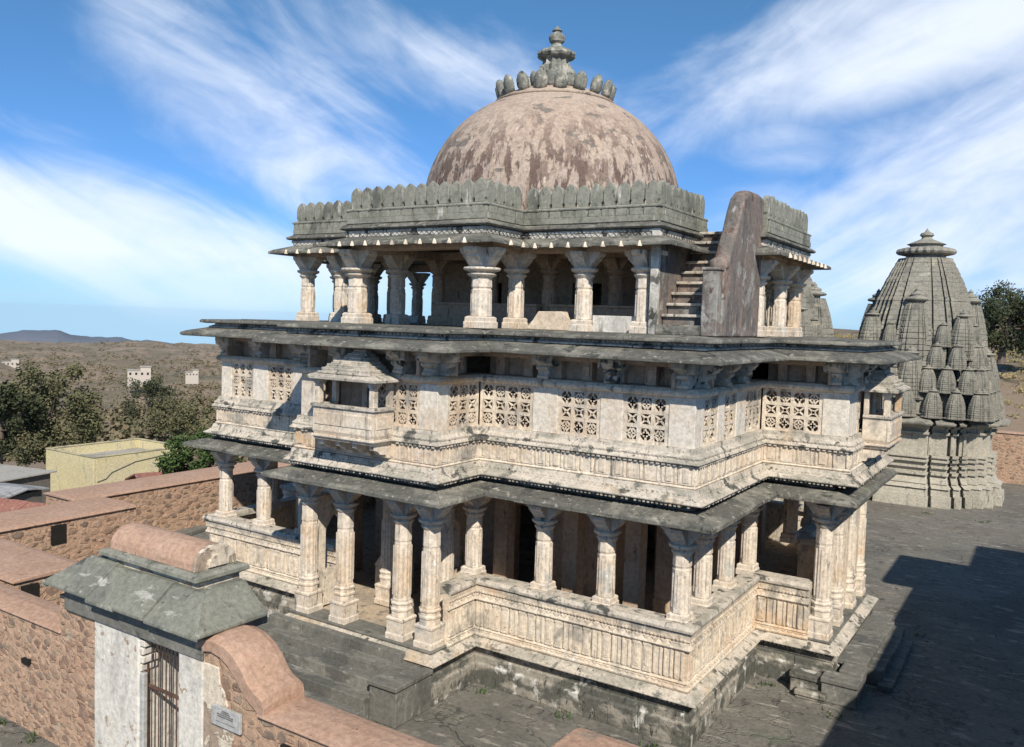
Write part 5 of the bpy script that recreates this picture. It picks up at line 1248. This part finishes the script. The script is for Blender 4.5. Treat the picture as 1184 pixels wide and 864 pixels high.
tree('bright green bush against the temple wall at the left', 225, 556, 50, 2.6, 1.9, M['leafgreen'], 4500, .10, group=TG, clumps=22, trunk=.1, rz=1.3, name='leafy_bush')
0 and tree('ragged green tree overtopping the tall one at the left', 98, 500, 125, 7.0, 4.0, M['leaf'], 5000, .16, group=TG, clumps=34, rz=3.0)
TR = 'trees on the bank behind the shrine'
tree('dark tree on the bank immediately right of the tall shrine', 1158, 408, 92, 6.2, 3.4, M['leafdark'], 9000, .13, group=TR, clumps=50, rz=3.1)
tree('dark tree on the bank at the right edge of the picture', 1190, 412, 96, 6.6, 3.4, M['leafdark'], 9000, .13, group=TR, clumps=50, rz=3.1)
tree('smaller dark tree half behind the tall shrine spire', 1130, 405, 100, 5.6, 3.0, M['leafdark'], 5000, .13, group=TR, clumps=40, rz=2.6)
# scrub over the hillside
from mathutils import noise as _n
g = MB(); random.seed(21)
for i in range(8500):
    r = 95*math.exp(random.random()*3.3); a = R(random.uniform(44, 70)); x, y = -r*math.sin(a), r*math.cos(a)
    if _n.noise(Vector((x*.012, y*.012, 1)))+random.uniform(-.25, .45) < 0: continue
    z = land(x, y); s = random.uniform(.5, 1.9)*(1+r/900)
    for k in range(26 if r < 400 else 16):
        d = Vector((random.gauss(0, .5), random.gauss(0, .5), abs(random.gauss(.35, .35))))*s; p = Vector((x, y, z))+d
        u = Vector((random.gauss(0, 1), random.gauss(0, 1), random.gauss(0, .7))).normalized()*s*.26; v = u.orthogonal().normalized()*s*.2
        g.add([p-u, p+v, p+u, p-v], [(0, 1, 2, 3)])
tag(g.build('scrub', M['scrub']), kind='stuff')
g = MB()
for i in range(450):
    r = 90*math.exp(random.random()*2.4); a = R(random.uniform(46, 68)); x, y = -r*math.sin(a), r*math.cos(a)
    if _n.noise(Vector((x*.01, y*.01, 9))) < -.02: continue
    z = land(x, y); s = random.uniform(1.0, 2.4)*(1+r/1200)
    for k in range(60 if r < 300 else 26):
        d = Vector((random.gauss(0, .5), random.gauss(0, .5), abs(random.gauss(.45, .4))))*s; p = Vector((x, y, z))+d
        u = Vector((random.gauss(0, 1), random.gauss(0, 1), random.gauss(0, .7))).normalized()*s*.15; v = u.orthogonal().normalized()*s*.12
        g.add([p-u, p+v, p+u, p-v], [(0, 1, 2, 3)])
tag(g.build('thickets', M['leaf']), kind='stuff')
g = MB()
for i in range(500):
    r = random.uniform(74, 140); a = R(random.uniform(-4, 12)); x, y = -r*math.sin(a), r*math.cos(a); z = land(x, y); s = random.uniform(.2, .7)
    for k in range(18):
        d = Vector((random.gauss(0, .6), random.gauss(0, .6), abs(random.gauss(.3, .3))))*s; p = Vector((x, y, z))+d
        u = Vector((random.gauss(0, 1), random.gauss(0, 1), random.gauss(0, .7))).normalized()*s*.25; v = u.orthogonal().normalized()*s*.2
        g.add([p-u, p+v, p+u, p-v], [(0, 1, 2, 3)])
tag(g.build('bank_grass', M['grass']), kind='stuff')

# stacked slate slabs lying between the compound wall and the temple
random.seed(3)
Pl = thing('slate_stack', 'untidy stack of dark slate slabs between compound wall and left wing of the temple', 'stone stack', (-28, 21, 0))
for k in range(11):
    z = .0+(k//3)*.16; x = -29.0+random.uniform(0, 3.0)-k*.05; y = 18.6+random.uniform(0, 4.4)
    q = MB(); a = random.uniform(-.2, .2)+.1; lx, ly = random.uniform(.8, 1.6), random.uniform(.4, .8)
    q.loft([[(x+u*math.cos(a)-v_*math.sin(a), y+u*math.sin(a)+v_*math.cos(a), zz) for u, v_ in ((-lx, -ly), (lx, -ly), (lx*.9, ly), (-lx, ly*.9))] for zz in (z+.004*k, z+.15+.004*k)]); q.build('slab', M['slate'], Pl, bevel=.02)
# air
g = MB().box(-8000, 6000, -400, 8200, -1100, 22); hz_ = g.build('haze', None or M['void']); hz_.data.materials.clear()
hm = bpy.data.materials.new('haze_air'); hm.use_nodes = True; hn = hm.node_tree.nodes; hn.clear()
pv = hn.new('ShaderNodeVolumePrincipled'); pv.inputs['Color'].default_value = (.80, .88, 1, 1); pv.inputs['Density'].default_value = 2e-5; pv.inputs['Anisotropy'].default_value = .2
ho = hn.new('ShaderNodeOutputMaterial'); hm.node_tree.links.new(pv.outputs[0], ho.inputs['Volume']); hz_.data.materials.append(hm); tag(hz_, kind='stuff')

random.seed(9); g = MB()
for cx_, cy_ in ((-5.7, 21.2), (-11.2, 16.6), (-2.9, 27.5), (-6.8, 16.4), (-3.9, 20.4), (-9.0, 16.6), (-20, 9.0), (-17.4, 9.05), (-18.6, 9.1), (-2.5, 46.5), (-5, 46.8)):
    for k in range(26):
        x, y = cx_+random.gauss(0, .14), cy_+random.gauss(0, .14); h_ = random.uniform(.04, .14); a = random.uniform(0, 6.3); dx, dy = .02*math.cos(a), .02*math.sin(a)
        g.add([(x-dx, y-dy, .002), (x+dx, y+dy, .002), (x+dy*3, y-dx*3, h_)], [(0, 1, 2)])
tag(g.build('weeds', M['leafgreen']), kind='stuff')
